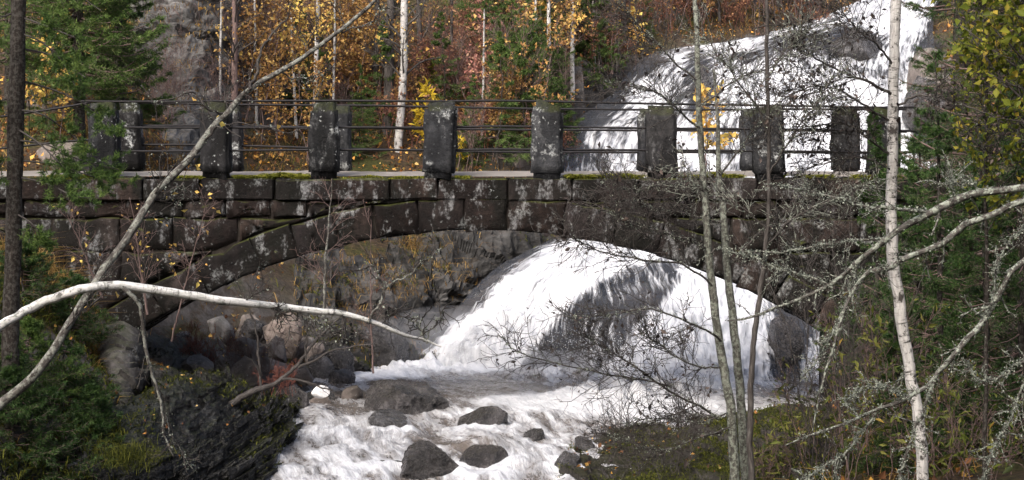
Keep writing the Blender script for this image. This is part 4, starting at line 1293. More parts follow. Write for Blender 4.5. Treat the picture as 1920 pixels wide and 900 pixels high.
def sapling(rg, h, nst, r, bark, nbr, blen, leafmat, nleaf, leafsize, name, lean=.25, asp=.65, spread=.15, t0=.25, sub=4):
    """A many-stemmed bush or sapling at the origin: parts stems, twigs, leaves."""
    root = thing(name, "", "", (0, 0, 0))
    S_, SR = [], []
    for i in range(nst):
        a = rg.uniform(0, 2 * math.pi); hh = h * rg.uniform(.65, 1.1)
        tp = np.array([math.cos(a) * lean * hh * rg.uniform(.2, 1), math.sin(a) * lean * hh * rg.uniform(.2, 1), hh])
        b0 = np.array([rg.normal() * spread, rg.normal() * spread, -.15])
        ln = bend(rg, np.linspace(0, 1, 14)[:, None] * tp + b0, h * .012)
        S_.append(ln); SR.append(np.linspace(r, r * .25, 14))
    S_, SR = np.array(S_), np.array(SR)
    st, tw, lf = MB(), MB(), MB()
    tubes(st, S_, SR, 5)
    B, BR = spawn(rg, S_, SR, nbr, t0, 1, blen, 45, .3, .14, 6, .55, .003)
    C, CR = spawn(rg, B, BR, sub, .2, 1, blen * .5, 40, .1, .2, 4, .7, .0022)
    tubes(tw, B, BR, 4); tubes(tw, C, CR, 3)
    if nleaf:
        leaves(lf, rg, C, nleaf * .72, leafsize, asp)
        leaves(lf, rg, B, nleaf * .28, leafsize, asp)
    return finish(root, st, tw, lf, names=("stems", "twigs", "leaves"), mats=(bark, bark, leafmat))

def spruce(rg, base, h, rad, name, label, nb, mat='needle', z0=.1, z1=1.0, r0=.09, needle=(.045, .007), per=34, sub=16, group=None, bark='bark_dark', droop=-.05, cat="spruce"):
    root = thing(name, label, cat, base, group)
    tr, br, nd = MB(), MB(), MB()
    line = bend(rg, np.linspace(0, 1, 24)[:, None] * np.array([0, 0, h]) + base, .01)
    R = np.linspace(r0, r0 * .1, 24)
    tubes(tr, line, R, 9, .1)
    t = np.sort(rg.uniform(z0, z1, nb))
    p, _, r = sample(line[None], R[None], np.zeros(nb, int), t)
    a = rg.uniform(0, 2 * np.pi, nb)
    L = rad * (1 - t * .93) * rg.uniform(.6, 1.1, nb)
    K = 8
    s = np.linspace(0, 1, K)[None, :]
    B = np.zeros((nb, K, 3))
    B[..., 0] = p[:, 0:1] + np.cos(a)[:, None] * s * L[:, None]
    B[..., 1] = p[:, 1:2] + np.sin(a)[:, None] * s * L[:, None]
    B[..., 2] = p[:, 2:3] + L[:, None] * (droop * s - .38 * s * (1 - s) * rg.uniform(.4, 1.5, nb)[:, None] + .12 * s ** 3)
    B += rg.normal(size=B.shape) * .012 * s[..., None]
    BR = np.maximum(r * .25, .005)[:, None] * np.linspace(1, .25, K)[None]
    tubes(br, B, BR, 4)
    # side shoots lie in the plane of the branch and hang a little
    idx = np.repeat(np.arange(nb), sub)
    tt = rg.uniform(.15, 1, len(idx))
    q, T, rr = sample(B, BR, idx, tt)
    side = unit(np.cross(T, np.array([0, 0, 1.]))) * rg.choice([-1, 1], len(idx))[:, None]
    d = unit(T * .75 + side * rg.uniform(.5, 1.1, len(idx))[:, None] + np.array([0, 0, -.18]) + rg.normal(size=T.shape) * .12)
    l = (L[idx] * .42 * (1.1 - tt * .75))[:, None]
    C = np.stack([q + d * l * k + np.array([0, 0, -.12]) * l * k * k for k in np.linspace(0, 1, 4)], 1)
    CR = np.full((len(idx), 4), .0022)
    tubes(br, C, CR, 3)
    needles(nd, rg, C, per, needle[0], needle[1])
    needles(nd, rg, B[:, 2:], per, needle[0], needle[1])
    return finish(root, tr, br, nd, names=("trunk", "branches", "needles"), mats=(bark, 'bark_brown', mat))

# ------------------------------------------------------------------ the wooded slope behind the bridge
HILL = "slender birches on the slope behind the bridge"
def hill_tree(seed, bpx, bpy_, tpx, wpx, bark, leafmat, nbr, nleaf, blen, ls, label, cat="birch", name="birch_tree", top=-140, w1=.45, y0=30, dt=0.0, t0=.2, group=HILL):
    rg = np.random.default_rng(seed)
    b = hit(bpx, bpy_, y0)
    if b is None: return None
    t = P(tpx, top, b[1] - dt)
    Y = b[1]
    return slim_tree(rg, b - np.array([0, 0, .1]), t, wpx / FPX * Y / 2, wpx * w1 / FPX * Y / 2, bark, leafmat, nbr, nleaf, blen, ls, name, label, cat, group, t0)
hill_tree(101, 590, 300, 598, 11, 'bark_birch', 'leaf_yellow', 34, 900, .9, .06, "thin white birch standing just left of the third post's top")
hill_tree(102, 746, 285, 768, 16, 'bark_birch', 'leaf_yellow', 16, 120, 1.1, .07, "thick white birch trunk leaning right, left of the fourth post", w1=.75)
hill_tree(103, 1029, 215, 1028, 10, 'bark_birch', 'leaf_orange', 22, 260, .8, .075, "thin white birch rising behind the fifth post")
hill_tree(104, 1073, 212, 1069, 10, 'bark_birch', 'leaf_orange', 22, 260, .8, .075, "thin white birch just right of the fifth post")
hill_tree(105, 1112, 132, 1116, 11, 'bark_birch', 'leaf_yellow', 16, 160, .8, .075, "white birch stem rising highest on the slope left of the upper falls")
hill_tree(106, 556, 260, 546, 7, 'bark_birch', 'leaf_yellow', 26, 420, .7, .07, "very thin pale birch left of the thin white one by the third post", top=20)
hill_tree(107, 903, 270, 906, 6, 'bark_birch', 'leaf_orange', 14, 90, .6, .07, "very thin pale birch midway between the fourth and fifth posts", top=15)
hill_tree(108, 440, 270, 437, 15, 'bark_brown', 'leaf_orange', 40, 260, 1.0, .07, "dark brown bare tree forking above the second post", cat="tree", name="bare_tree", group="bare trees on the slope")
hill_tree(109, 727, 250, 735, 22, 'bark_twig', 'leaf_orange', 26, 60, 1.0, .07, "thick dark grey trunk left of the leaning white birch", cat="tree", name="bare_tree", group="bare trees on the slope")
hill_tree(110, 705, 215, 708, 13, 'bark_twig', 'leaf_orange', 22, 160, 1.0, .07, "thinner dark trunk furthest left beside the thick grey one", cat="tree", name="bare_tree", group="bare trees on the slope")
hill_tree(111, 790, 130, 782, 12, 'bark_twig', 'leaf_red', 22, 160, 1.0, .07, "dark trunk right of the leaning white birch high on the slope", cat="tree", name="bare_tree", group="bare trees on the slope")
hill_tree(112, 412, 230, 416, 6, 'bark_birch', 'leaf_yellow', 22, 260, .8, .07, "thin grey birch on the cliff's right edge above the second post")
hill_tree(113, 1005, 120, 1003, 6, 'bark_birch', 'leaf_orange', 14, 120, .7, .07, "thin pale stem high on the slope left of the fifth post's birch")
hill_tree(114, 660, 150, 664, 6, 'bark_birch', 'leaf_orange', 26, 560, .9, .075, "thin birch full of orange leaves right of the third post")
hill_tree(115, 625, 250, 634, 6, 'bark_birch', 'leaf_orange', 26, 560, .9, .075, "thin orange-leaved birch directly above the third post")
hill_tree(116, 845, 160, 850, 7, 'bark_twig', 'leaf_red', 22, 300, .8, .07, "thin dark sapling with rusty leaves above the fourth post")
hill_tree(117, 480, 230, 474, 6, 'bark_birch', 'leaf_orange', 22, 260, .8, .07, "thin pale birch between the second and third posts")
hill_tree(118, 1175, 90, 1165, 7, 'bark_twig', 'leaf_yellow', 18, 200, .8, .08, "thin dark tree with yellow leaves left of the falls' upper lip")
hill_tree(119, 143, 220, 138, 9, 'bark_grey', 'leaf_orange', 6, 0, .6, .07, "grey stem standing in the spruce above the first post", cat="tree", name="bare_tree", group="bare trees on the slope")
hill_tree(120, 1460, 20, 1452, 7, 'bark_twig', 'leaf_orange', 22, 120, .9, .07, "thin dark tree above the outcrop in the upper falls", cat="tree", name="bare_tree", group="bare trees on the slope")
hill_tree(121, 1350, 48, 1342, 6, 'bark_twig', 'leaf_orange', 22, 160, .9, .07, "thin brown tree at the lip of the upper falls, left of the outcrop", cat="tree", name="bare_tree", group="bare trees on the slope")

rg = np.random.default_rng(77)
KINDS_ = {}
def kind(key, protos, zones, n, cat, name, adj, grp, smin=.75, smax=1.3):
    """Plants of one kind, spread over zones of the slope; each zone is a pixel box."""
    KINDS_[key] = dict(protos=protos, zones=zones, n=n, cat=cat, name=name, adj=adj, grp=grp, s=(smin, smax))
kind('orange', [sapling(rg, 2.6, 2, .010, 'bark_brown', 14, .7, 'leaf_orange', 900, .056, "orange_birch_sapling") for _ in range(4)],
     [((540, 690), (60, 260), 15), ((430, 540), (120, 320), 8), ((940, 1180), (40, 150), 4), ((560, 1000), (260, 325), 6), ((1230, 1560), (5, 72), 9)], 0, "sapling", "birch_sapling", "orange-leaved birch sapling", "birch saplings on the slope")
kind('bare', [sapling(rg, 2.4, 4, .011, 'bark_brown', 16, .75, None, 0, .0, "bare_sapling", sub=6) for _ in range(4)],
     [((440, 580), (60, 320), 10), ((300, 430), (150, 320), 7), ((600, 1000), (160, 325), 7), ((1000, 1250), (20, 260), 6), ((1230, 1580), (2, 74), 10)], 0, "sapling", "bare_sapling", "leafless brown sapling", "leafless saplings on the slope")
kind('red', [sapling(rg, 1.1, 6, .007, 'bark_red', 10, .4, 'leaf_red', 420, .05, "rust_red_bush", .5) for _ in range(3)],
     [((780, 960), (40, 200), 14), ((600, 760), (160, 300), 6), ((1080, 1280), (40, 150), 8), ((860, 1060), (220, 320), 4), ((1230, 1560), (2, 72), 9)], 0, "bush", "rust_red_bush", "low rust-red bush", "rust-red bushes on the slope")
kind('pink', [sapling(rg, 1.3, 4, .008, 'bark_brown', 9, .45, 'leaf_pink', 260, .075, "pink_leaved_bush", .5) for _ in range(2)],
     [((870, 970), (110, 220), 7)], 0, "bush", "pink_leaved_bush", "pink-leaved bush", "pink-leaved bushes on the slope")
kind('yellow', [sapling(rg, 1.5, 3, .008, 'bark_brown', 10, .5, 'leaf_yellow', 240, .08, "yellow_leaved_bush", .4) for _ in range(2)],
     [((1090, 1230), (10, 120), 5), ((960, 1100), (20, 150), 4), ((600, 720), (20, 160), 4), ((60, 200), (150, 300), 4)], 0, "bush", "yellow_leaved_bush", "yellow-leaved bush", "yellow-leaved bushes on the slope")
kind('green', [spruce(rg, np.zeros(3), 1.9, .6, "young_spruce", "", 46, 'needle_bright', .02, 1, .018, (.05, .010), 20, 10) for _ in range(3)],
     [((880, 1060), (30, 320), 30), ((860, 1050), (200, 325), 10), ((1060, 1220), (10, 190), 14), ((560, 860), (170, 320), 9), ((0, 120), (160, 310), 3)], 0, "spruce", "young_spruce", "young green spruce", "young spruces on the slope", .6, 1.45)

placed = []
for key, K_ in KINDS_.items():
    first = list(K_['protos'])
    for zx, zy, cnt in K_['zones']:
        for _ in range(cnt):
            for _try in range(20):
                px, py = rg.uniform(*zx), rg.uniform(*zy)
                if py > 215 and (770 < px < 880): continue
                if 1085 < px < 1780 and py > 75 + max(0, (1260 - px)) * .9: continue
                g = hit(px, py)
                if g is not None: break
            else:
                continue
            s = rg.uniform(*K_['s'])
            if first:
                o = first.pop(); o.location = g; o.rotation_euler = (0, 0, rg.uniform(0, 6.28)); o.scale = (s, s, s)
            else:
                o = copy_tree(K_['protos'][rg.integers(len(K_['protos']))], g, rg.uniform(0, 6.28), s)
            placed.append((key, o, px, py, s))
# labels that say which one: kind, height on the slope and the posts it stands between
def where(px):
    j = sum(px > q for q in POSTS_PX)
    if j == 0: return "left of the first post"
    if j == 8: return "right of the eighth post"
    q0, q1 = POSTS_PX[j - 1], POSTS_PX[j]
    if px - q0 < 38: return "directly above the %s post" % ORD[j - 1]
    if q1 - px < 38: return "directly above the %s post" % ORD[j]
    return "between the %s and %s posts" % (ORD[j - 1], ORD[j])
ORD_ = ORD + ["ninth", "tenth", "eleventh", "twelfth", "thirteenth", "fourteenth", "fifteenth", "sixteenth", "seventeenth", "eighteenth", "nineteenth", "twentieth"]
lab = {}
for key, o, px, py, s in placed:
    band = "high up" if py < 105 else "halfway up" if py < 200 else "low down"
    lab.setdefault((key, band, where(px)), []).append((px, o))
for (key, band, w), lst in lab.items():
    K_ = KINDS_[key]
    lst.sort(key=lambda t: t[0])
    for i, (px, o) in enumerate(lst):
        if len(lst) == 1: l = "%s %s the slope %s" % (K_['adj'], band, w)
        elif len(lst) == 2: l = "%s %s of a pair, %s %s" % (("left", "right")[i], K_['adj'].replace("low ", ""), band, w)
        else: l = "%s %s from left, %s %s" % (ORD_[i], K_['adj'].replace("low ", ""), band, w)
        o.name = K_['name']
        tag(o, l, K_['cat'], K_['grp'])

# bright yellow shrub by the fourth post, orange one in front of the falls
def place_bush(seed, px, py, y0, h, n, r, bark, nbr, blen, lm, nl, ls, name, label, cat="bush", lean=.3, asp=.65, spread=.1, s=1, y1=75, loc=None):
    rg = np.random.default_rng(seed)
    g = hit(px, py, y0, y1) if loc is None else np.asarray(loc)
    o = sapling(rg, h, n, r, bark, nbr, blen, lm, nl, ls, name, lean, asp, spread)
    o.location = g
    tag(o, label, cat)
    return o
def yellow_sapling(seed, px, py0, py1, Y, n, label, mat='leaf_bright', size=.2, wid=.28, nb=16, bl=.5, name="yellow_sapling"):
    rg = np.random.default_rng(seed)
    b = P(px, py0, Y)
    if Y > 28.5:
        g = hit(px, py0, 30); Y = g[1]; b = g - np.array([0, 0, .1])
    t = P(px + 4, py1, Y)
    root = thing(name, label, "sapling", b)
    line = bend(rg, np.linspace(0, 1, 16)[:, None] * (t - b) + b, .01); R = np.linspace(.014, .004, 16)
    tr, br, lf = MB(), MB(), MB()
    tubes(tr, line, R, 5)
    B, BR = spawn(rg, line, R, nb, .35, 1, bl, 55, .25, .1, 5, .5, .003)
    tubes(br, B, BR, 4)
    leaves(lf, rg, B, n, size, wid, .2, .5, .03, .15, .25, .8)
    return finish(root, tr, br, lf, mats=('bark_brown', 'bark_brown', mat))
yellow_sapling(201, 800, 322, 172, 33, 420, "bright yellow sapling with long leaves behind the fourth post", size=.14, bl=.45)
yellow_sapling(202, 858, 322, 268, 33, 90, "small bright yellow sprout just right of the fourth post", size=.12, bl=.26)
yellow_sapling(203, 1320, 334, 180, 27.75, 260, "orange-yellow sapling before the falls between the sixth and seventh posts", 'leaf_yellow', .10, .6, 22, .65)
yellow_sapling(204, 800, 190, 105, 39.0, 160, "olive-yellow sapling just right of the leaning white birch", 'leaf_lime', .12, .35, 20, .35)
yellow_sapling(205, 1190, 140, 25, 44.0, 120, "yellow rowan sapling near the left top of the falls", 'leaf_yellow', .11, .6, 18, .5)

# ------------------------------------------------------------------ trees in front of the bridge
def big_tree(seed, name, label, cat, stems, branches, mats, sides=12, rough=.10, tw=None, tw2=None, leafspec=None, lichen=0, lsize=.022, wsc=1.0, extra_spawn=None, trunk_name="trunk", base=None):
    """stems and branches are station lists; twigs grow from the branches, leaves from the twigs."""
    rg = np.random.default_rng(seed)
    S_ = [limb([(a, b, c, d * wsc) for a, b, c, d in s], 60) for s in stems]
    S_ = [(bend(rg, L, .004), R) for L, R in S_]
    p0 = S_[0][0][-1] if S_[0][0][-1][2] < S_[0][0][0][2] else S_[0][0][0]
    root = thing(name, label, cat, p0 if base is None else base)
    off = np.array(root.location)
    for (L, R) in S_:
        mb = MB(); tubes(mb, L, R, sides, rough * 1.7, seed); mb.build(trunk_name, M[mats[0]], root, off)
    Bl, Br = [], []
    for b in branches:
        L, R = limb([(x, y, c, w * wsc) for x, y, c, w in b], 24)
        L = bend(rg, L, .007)
        mb = MB(); tubes(mb, L, R, 7, rough * 1.6, seed); mb.build("branch", M[mats[1]], root, off)
        Bl.append(L); Br.append(R)
    twm, lfm, lim = MB(), MB(), MB()
    src, srcR = [], []
    if Bl:
        src.append(np.array(Bl)); srcR.append(np.array(Br))
    if extra_spawn:                                  # more small branches straight from the stems
        for (L, R) in S_:
            q, qr = spawn(rg, L, R, *extra_spawn['n'], **extra_spawn['kw'])
            tubes(twm, q, qr, 4)
            src.append(np.stack([catmull(x, 24) for x in q])); srcR.append(np.stack([np.interp(np.linspace(0, 1, 24), np.linspace(0, 1, len(x)), x) for x in qr]))
    if src and tw:
        A = np.concatenate(src); AR_ = np.concatenate(srcR)
        T1, R1 = spawn(rg, A, AR_, tw[0], .15, 1, tw[1], tw[2] if len(tw) > 2 else 45, .05, .2, 6, .5, .0034, .4, .4)
        tubes(twm, T1, R1, 4)
        if tw2:
            T2, R2 = spawn(rg, T1, R1, tw2[0], .1, 1, tw2[1], 45, .0, .25, 5, .7, .0026, .5, .4)
            tubes(twm, T2, R2, 3)
            if leafspec: leaves(lfm, rg, T2, leafspec[0], leafspec[1], leafspec[2], .3, .35)
            if lichen: leaves(lim, rg, T2, lichen * .5, lsize, .9, 0, .3, .004)
        if lichen: leaves(lim, rg, T1, lichen, lsize, .9, 0, .3, .005)
    if lichen:
        for L, R in list(zip(Bl, Br)):
            n = int(lichen * .12)
            idx = rg.uniform(0, 1, n)
            x = (idx * 23).astype(int)
            base_ = L[x] + unit(rg.normal(size=(n, 3)) + np.array([0, -.2, .6])) * R[x][:, None]
            leaves(lim, rg, np.stack([base_, base_ + rg.normal(size=(n, 3)) * .02], 1), n * 2, lsize * 1.2, .9, 0, .2, .004)
    finish(root, None, twm, lfm, [(lim, "lichen", 'lichen')], names=("trunk", "twigs", "leaves"), mats=(None, mats[2], leafspec[3] if leafspec else None))
    return root

# leaning birch crossing the left half of the picture
big_tree(301, "leaning_birch", "grey lichened birch leaning across the left side up to the top edge", "birch",
    [[(-260, 1050, 10.8, 40), (-120, 890, 10.9, 36), (0, 765, 11, 33), (85, 690, 11, 31), (150, 590, 11.1, 29), (205, 500, 11.2, 27), (262, 420, 11.3, 26), (305, 350, 11.4, 25), (370, 280, 11.5, 24), (435, 205, 11.6, 22), (480, 160, 11.7, 18), (560, 115, 11.8, 16), (640, 60, 11.9, 14), (712, 0, 12, 12), (800, -90, 12.1, 10)]],
    [[(470, 168, 11.65, 12), (483, 140, 11.7, 11), (488, 95, 11.75, 9), (510, 60, 11.8, 7), (540, 28, 11.8, 5), (560, -20, 11.8, 3)],
     [(428, 215, 11.6, 9), (400, 190, 11.5, 7), (375, 165, 11.5, 6), (330, 175, 11.4, 4), (300, 178, 11.4, 3)],
     [(520, 135, 11.8, 7), (560, 150, 11.7, 5), (600, 168, 11.7, 3)],
     [(385, 262, 11.5, 7), (420, 240, 11.4, 5), (470, 238, 11.4, 4), (540, 248, 11.3, 2.5)],
     [(300, 360, 11.4, 6), (340, 345, 11.4, 5), (352, 372, 11.3, 4), (330, 400, 11.3, 3)],
     [(640, 62, 11.9, 6), (690, 40, 11.9, 5), (720, 20, 11.9, 3)]],
    ('bark_diag', 'bark_twig', 'bark_twig'), tw=(4, .22), tw2=(2, .1), leafspec=(26, .04, .7, 'leaf_yellow'), lichen=260, lsize=.009, wsc=.55, extra_spawn=dict(n=(14, .2, .95, .35, 55), kw=dict(up=.2, wig=.2, K=6, rs=.3, rmin=.002)), trunk_name="trunk")
# white birch arching over from the left edge
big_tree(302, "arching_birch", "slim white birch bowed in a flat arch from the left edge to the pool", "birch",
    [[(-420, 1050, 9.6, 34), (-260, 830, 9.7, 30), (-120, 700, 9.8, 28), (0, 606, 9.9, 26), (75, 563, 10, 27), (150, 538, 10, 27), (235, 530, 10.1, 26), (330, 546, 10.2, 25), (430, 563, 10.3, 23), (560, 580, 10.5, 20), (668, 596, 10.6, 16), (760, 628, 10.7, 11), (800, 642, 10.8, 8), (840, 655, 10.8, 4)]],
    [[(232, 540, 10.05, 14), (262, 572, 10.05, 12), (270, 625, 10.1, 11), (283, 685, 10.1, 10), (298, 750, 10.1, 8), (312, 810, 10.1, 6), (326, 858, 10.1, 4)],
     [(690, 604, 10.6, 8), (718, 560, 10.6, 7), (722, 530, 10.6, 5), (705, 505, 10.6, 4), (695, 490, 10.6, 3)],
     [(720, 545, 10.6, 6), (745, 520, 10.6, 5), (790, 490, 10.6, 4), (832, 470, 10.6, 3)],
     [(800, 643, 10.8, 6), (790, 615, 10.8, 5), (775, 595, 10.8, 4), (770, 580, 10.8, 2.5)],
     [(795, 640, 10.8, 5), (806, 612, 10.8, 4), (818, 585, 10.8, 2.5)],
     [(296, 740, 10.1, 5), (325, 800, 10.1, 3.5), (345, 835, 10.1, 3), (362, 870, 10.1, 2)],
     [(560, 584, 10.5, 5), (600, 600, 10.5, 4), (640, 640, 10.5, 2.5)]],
    ('bark_birch_lit', 'bark_diag', 'bark_twig'), tw=(6, .2), tw2=(3, .09), lichen=260, lsize=.009, wsc=.66, extra_spawn=dict(n=(9, .35, .98, .22, 60), kw=dict(up=.0, wig=.22, K=6, rs=.25, rmin=.0018)))
# grey alder clump right of the middle
ALD = [(1300, -80, 17.2, 13), (1303, 0, 17.2, 14), (1308, 150, 17.1, 17), (1318, 300, 17.1, 19), (1328, 420, 17, 22), (1342, 527, 17, 24), (1352, 600, 17, 26), (1365, 700, 17, 27), (1375, 793, 17, 29), (1380, 900, 17, 31), (1382, 990, 17, 33)]
ALD2 = [(1338, 130, 17.6, 6), (1346, 250, 17.5, 11), (1352, 350, 17.4, 17), (1357, 430, 17.3, 21), (1366, 527, 17.3, 23), (1378, 610, 17.3, 25), (1388, 700, 17.3, 26), (1396, 793, 17.3, 27), (1402, 900, 17.3, 28), (1402, 990, 17.3, 29)]
big_tree(303, "grey_alder", "twin-stemmed grey alder with lichened bark rising before the right half of the arch", "alder", [ALD, ALD2],
    [[(1345, 785, 17, 8), (1300, 752, 16.8, 7), (1233, 708, 16.6, 6), (1158, 655, 16.4, 4), (1110, 620, 16.3, 2.5)],
     [(1255, 724, 16.6, 5), (1170, 708, 16.4, 5), (1084, 692, 16.2, 4), (993, 668, 16.1, 3.5), (935, 628, 16, 2.5)],
     [(1352, 640, 17, 7), (1290, 605, 16.6, 6), (1210, 575, 16.4, 5), (1130, 590, 16.3, 4), (1060, 600, 16.2, 2.5)],
     [(1342, 540, 17, 7), (1280, 500, 16.8, 6), (1200, 486, 16.5, 5), (1120, 470, 16.4, 4), (1060, 440, 16.3, 2.5)],
     [(1335, 470, 17, 7), (1270, 440, 16.7, 6), (1200, 425, 16.5, 4), (1140, 400, 16.4, 2.5)],
     [(1322, 360, 17, 7), (1260, 340, 16.7, 5), (1190, 350, 16.6, 4), (1120, 335, 16.5, 2.5)],
     [(1312, 240, 17, 7), (1250, 190, 16.8, 5), (1190, 165, 16.7, 4), (1120, 150, 16.6, 2.5)],
     [(1306, 150, 17, 7), (1240, 95, 16.9, 5), (1190, 40, 16.8, 4), (1150, -10, 16.8, 2.5)],
     [(1310, 200, 17, 6), (1380, 150, 17.2, 5), (1450, 120, 17.3, 4), (1510, 60, 17.4, 2.5)],
     [(1350, 330, 17.4, 7), (1400, 270, 17.5, 5), (1440, 220, 17.5, 4), (1500, 180, 17.5, 2.5)],
     [(1365, 500, 17.3, 7), (1420, 440, 17.4, 5), (1480, 410, 17.5, 4), (1540, 400, 17.5, 2.5)],
     [(1375, 800, 17, 7), (1310, 820, 16.8, 5), (1240, 845, 16.6, 4.5), (1180, 830, 16.5, 4), (1130, 812, 16.4, 2.5)],
     [(1355, 420, 17.3, 6), (1300, 400, 17.2, 5), (1230, 380, 17.1, 4), (1180, 360, 17, 2.5)],
     [(1360, 690, 17, 6), (1300, 690, 16.9, 5), (1240, 650, 16.8, 4), (1200, 620, 16.7, 2.5)],
     [(1372, 770, 17, 5), (1310, 785, 16.9, 4), (1230, 785, 16.8, 3), (1160, 795, 16.7, 2)]],
    ('bark_grey', 'bark_twig', 'bark_twig'), tw=(30, .5), tw2=(9, .24), leafspec=(650, .042, .55, 'leaf_dark'), lichen=2600, lsize=.008, wsc=.62)
big_tree(304, "thin_alder", "thin dark single stem standing right of the twin grey alder", "alder",
    [[(1436, -80, 15.5, 8), (1438, 100, 15.5, 9), (1440, 250, 15.5, 9), (1440, 400, 15.5, 10), (1432, 500, 15.5, 12), (1421, 600, 15.5, 13), (1412, 700, 15.5, 14), (1408, 800, 15.5, 15), (1406, 900, 15.5, 15), (1406, 1000, 15.5, 16)]],
    [[(1440, 330, 15.5, 5), (1480, 270, 15.4, 4), (1520, 200, 15.4, 3), (1560, 130, 15.4, 2)],
     [(1440, 250, 15.5, 5), (1400, 180, 15.4, 4), (1350, 120, 15.4, 3), (1310, 60, 15.4, 2)],
     [(1439, 150, 15.5, 4), (1490, 100, 15.4, 3), (1540, 60, 15.4, 2)],
     [(1438, 430, 15.5, 5), (1380, 380, 15.4, 4), (1320, 350, 15.4, 3), (1270, 300, 15.4, 2)],
     [(1438, 460, 15.5, 5), (1490, 400, 15.4, 4), (1560, 360, 15.4, 3), (1620, 330, 15.4, 2)]],
    ('bark_twig', 'bark_twig', 'bark_lichen'), tw=(26, .44), tw2=(9, .2), leafspec=(420, .04, .55, 'leaf_dark'), lichen=400, lsize=.010, wsc=.8)
# the birch at the right
big_tree(305, "white_birch", "white birch trunk with black marks standing before the bridge's right end", "birch",
    [[(1690, -80, 16, 30), (1681, 0, 16, 30), (1676, 120, 16, 30), (1673, 250, 16, 30), (1671, 400, 16, 31), (1678, 500, 16, 32), (1692, 600, 16, 32), (1706, 690, 16, 32), (1720, 770, 16, 32), (1730, 850, 16, 33), (1740, 990, 16, 35)]],
    [[(1676, 180, 16, 9), (1630, 150, 15.8, 8), (1590, 135, 15.7, 6), (1540, 105, 15.6, 5), (1500, 60, 15.5, 3), (1470, 20, 15.5, 2)],
     [(1674, 230, 16, 8), (1620, 195, 15.8, 6), (1560, 165, 15.6, 5), (1490, 175, 15.5, 4), (1440, 200, 15.4, 2.5)],
     [(1672, 290, 16, 7), (1610, 250, 15.7, 5), (1550, 230, 15.6, 4), (1480, 240, 15.5, 2.5)],
     [(1678, 130, 16, 7), (1640, 70, 15.8, 5), (1600, 30, 15.7, 4), (1570, -20, 15.7, 2.5)],
     [(1675, 200, 16, 7), (1720, 180, 15.8, 6), (1780, 195, 15.6, 5), (1850, 220, 15.5, 4), (1930, 260, 15.4, 2.5)],
     [(1673, 320, 16, 6), (1620, 300, 15.8, 5), (1560, 310, 15.7, 3.5), (1500, 330, 15.6, 2)]],
    ('bark_birch', 'bark_twig', 'bark_twig'), tw=(28, .44), tw2=(9, .22), leafspec=(760, .04, .55, 'leaf_dark'), lichen=500, lsize=.008, wsc=.68)
# dead tree outside the right edge whose lichened limbs reach into the picture
big_tree(306, "lichen_covered_tree", "old tree reaching gnarled grey-green lichened limbs in from the right edge", "tree",
    [[(2100, -400, 12.2, 90), (2095, 0, 12.2, 105), (2090, 330, 12.1, 120), (2095, 700, 12.1, 130), (2105, 1120, 12.1, 150)]],
    [[(2080, 330, 12.1, 40), (1920, 352, 12, 27), (1850, 360, 12, 28), (1790, 375, 12, 28), (1730, 402, 12, 25), (1680, 432, 12, 23), (1640, 468, 12, 21), (1605, 500, 12, 18), (1560, 540, 12, 15), (1500, 570, 12, 12), (1440, 590, 11.9, 9), (1380, 600, 11.9, 5)],
     [(2080, 350, 12.1, 40), (1920, 372, 11.8, 25), (1860, 390, 11.8, 24), (1800, 420, 11.8, 22), (1760, 452, 11.8, 20), (1700, 472, 11.8, 19), (1670, 495, 11.8, 17), (1620, 510, 11.8, 14), (1590, 560, 11.8, 12), (1570, 640, 11.8, 10), (1545, 720, 11.8, 8), (1530, 800, 11.8, 5)],
     [(1740, 398, 12, 14), (1680, 386, 11.9, 12), (1620, 384, 11.9, 11), (1560, 370, 11.8, 9), (1500, 355, 11.8, 7), (1430, 345, 11.7, 4)],
     [(1665, 445, 12, 10), (1580, 448, 12, 8), (1500, 456, 12, 7), (1400, 452, 12, 4)],
     [(1560, 540, 12, 11), (1500, 520, 12, 9), (1440, 500, 12, 7), (1390, 480, 12, 4), (1330, 470, 12, 3)],
     [(2080, 420, 12.1, 34), (1920, 490, 11.5, 20), (1880, 545, 11.5, 21), (1850, 590, 11.5, 22), (1810, 640, 11.4, 21), (1770, 690, 11.4, 19), (1745, 722, 11.4, 17), (1700, 755, 11.3, 15), (1640, 778, 11.3, 12), (1560, 812, 11.2, 9), (1480, 850, 11.2, 5)],
     [(1752, 715, 11.4, 14), (1735, 770, 11.4, 12), (1712, 830, 11.4, 11), (1695, 900, 11.4, 9), (1688, 950, 11.4, 7)],
     [(1640, 778, 11.3, 9), (1600, 830, 11.3, 8), (1540, 880, 11.3, 6), (1480, 930, 11.3, 5)],
     [(1850, 590, 11.5, 9), (1858, 545, 11.5, 8), (1850, 500, 11.5, 7), (1880, 450, 11.5, 5), (1920, 420, 11.5, 4)],
     [(2080, 700, 12, 20), (1930, 690, 11.6, 10), (1880, 720, 11.6, 8), (1830, 730, 11.6, 6), (1800, 700, 11.6, 4)],
     [(1930, 690, 11.6, 8), (1890, 770, 11.6, 7), (1850, 830, 11.6, 6), (1820, 900, 11.6, 5)],
     [(1690, 745, 11.3, 7), (1650, 735, 11.3, 6), (1600, 745, 11.3, 5), (1560, 770, 11.2, 3)],
     [(1605, 500, 12, 9), (1590, 560, 12, 8), (1540, 640, 11.9, 6), (1500, 700, 11.9, 4)],
     [(1790, 376, 12, 7), (1780, 345, 12, 6), (1800, 340, 12, 5), (1830, 345, 12, 4)]],
    ('bark_dark', 'bark_lichen', 'bark_lichen'), rough=.16, tw=(12, .22, 60), tw2=(4, .09), lichen=3600, lsize=.008, wsc=.54)

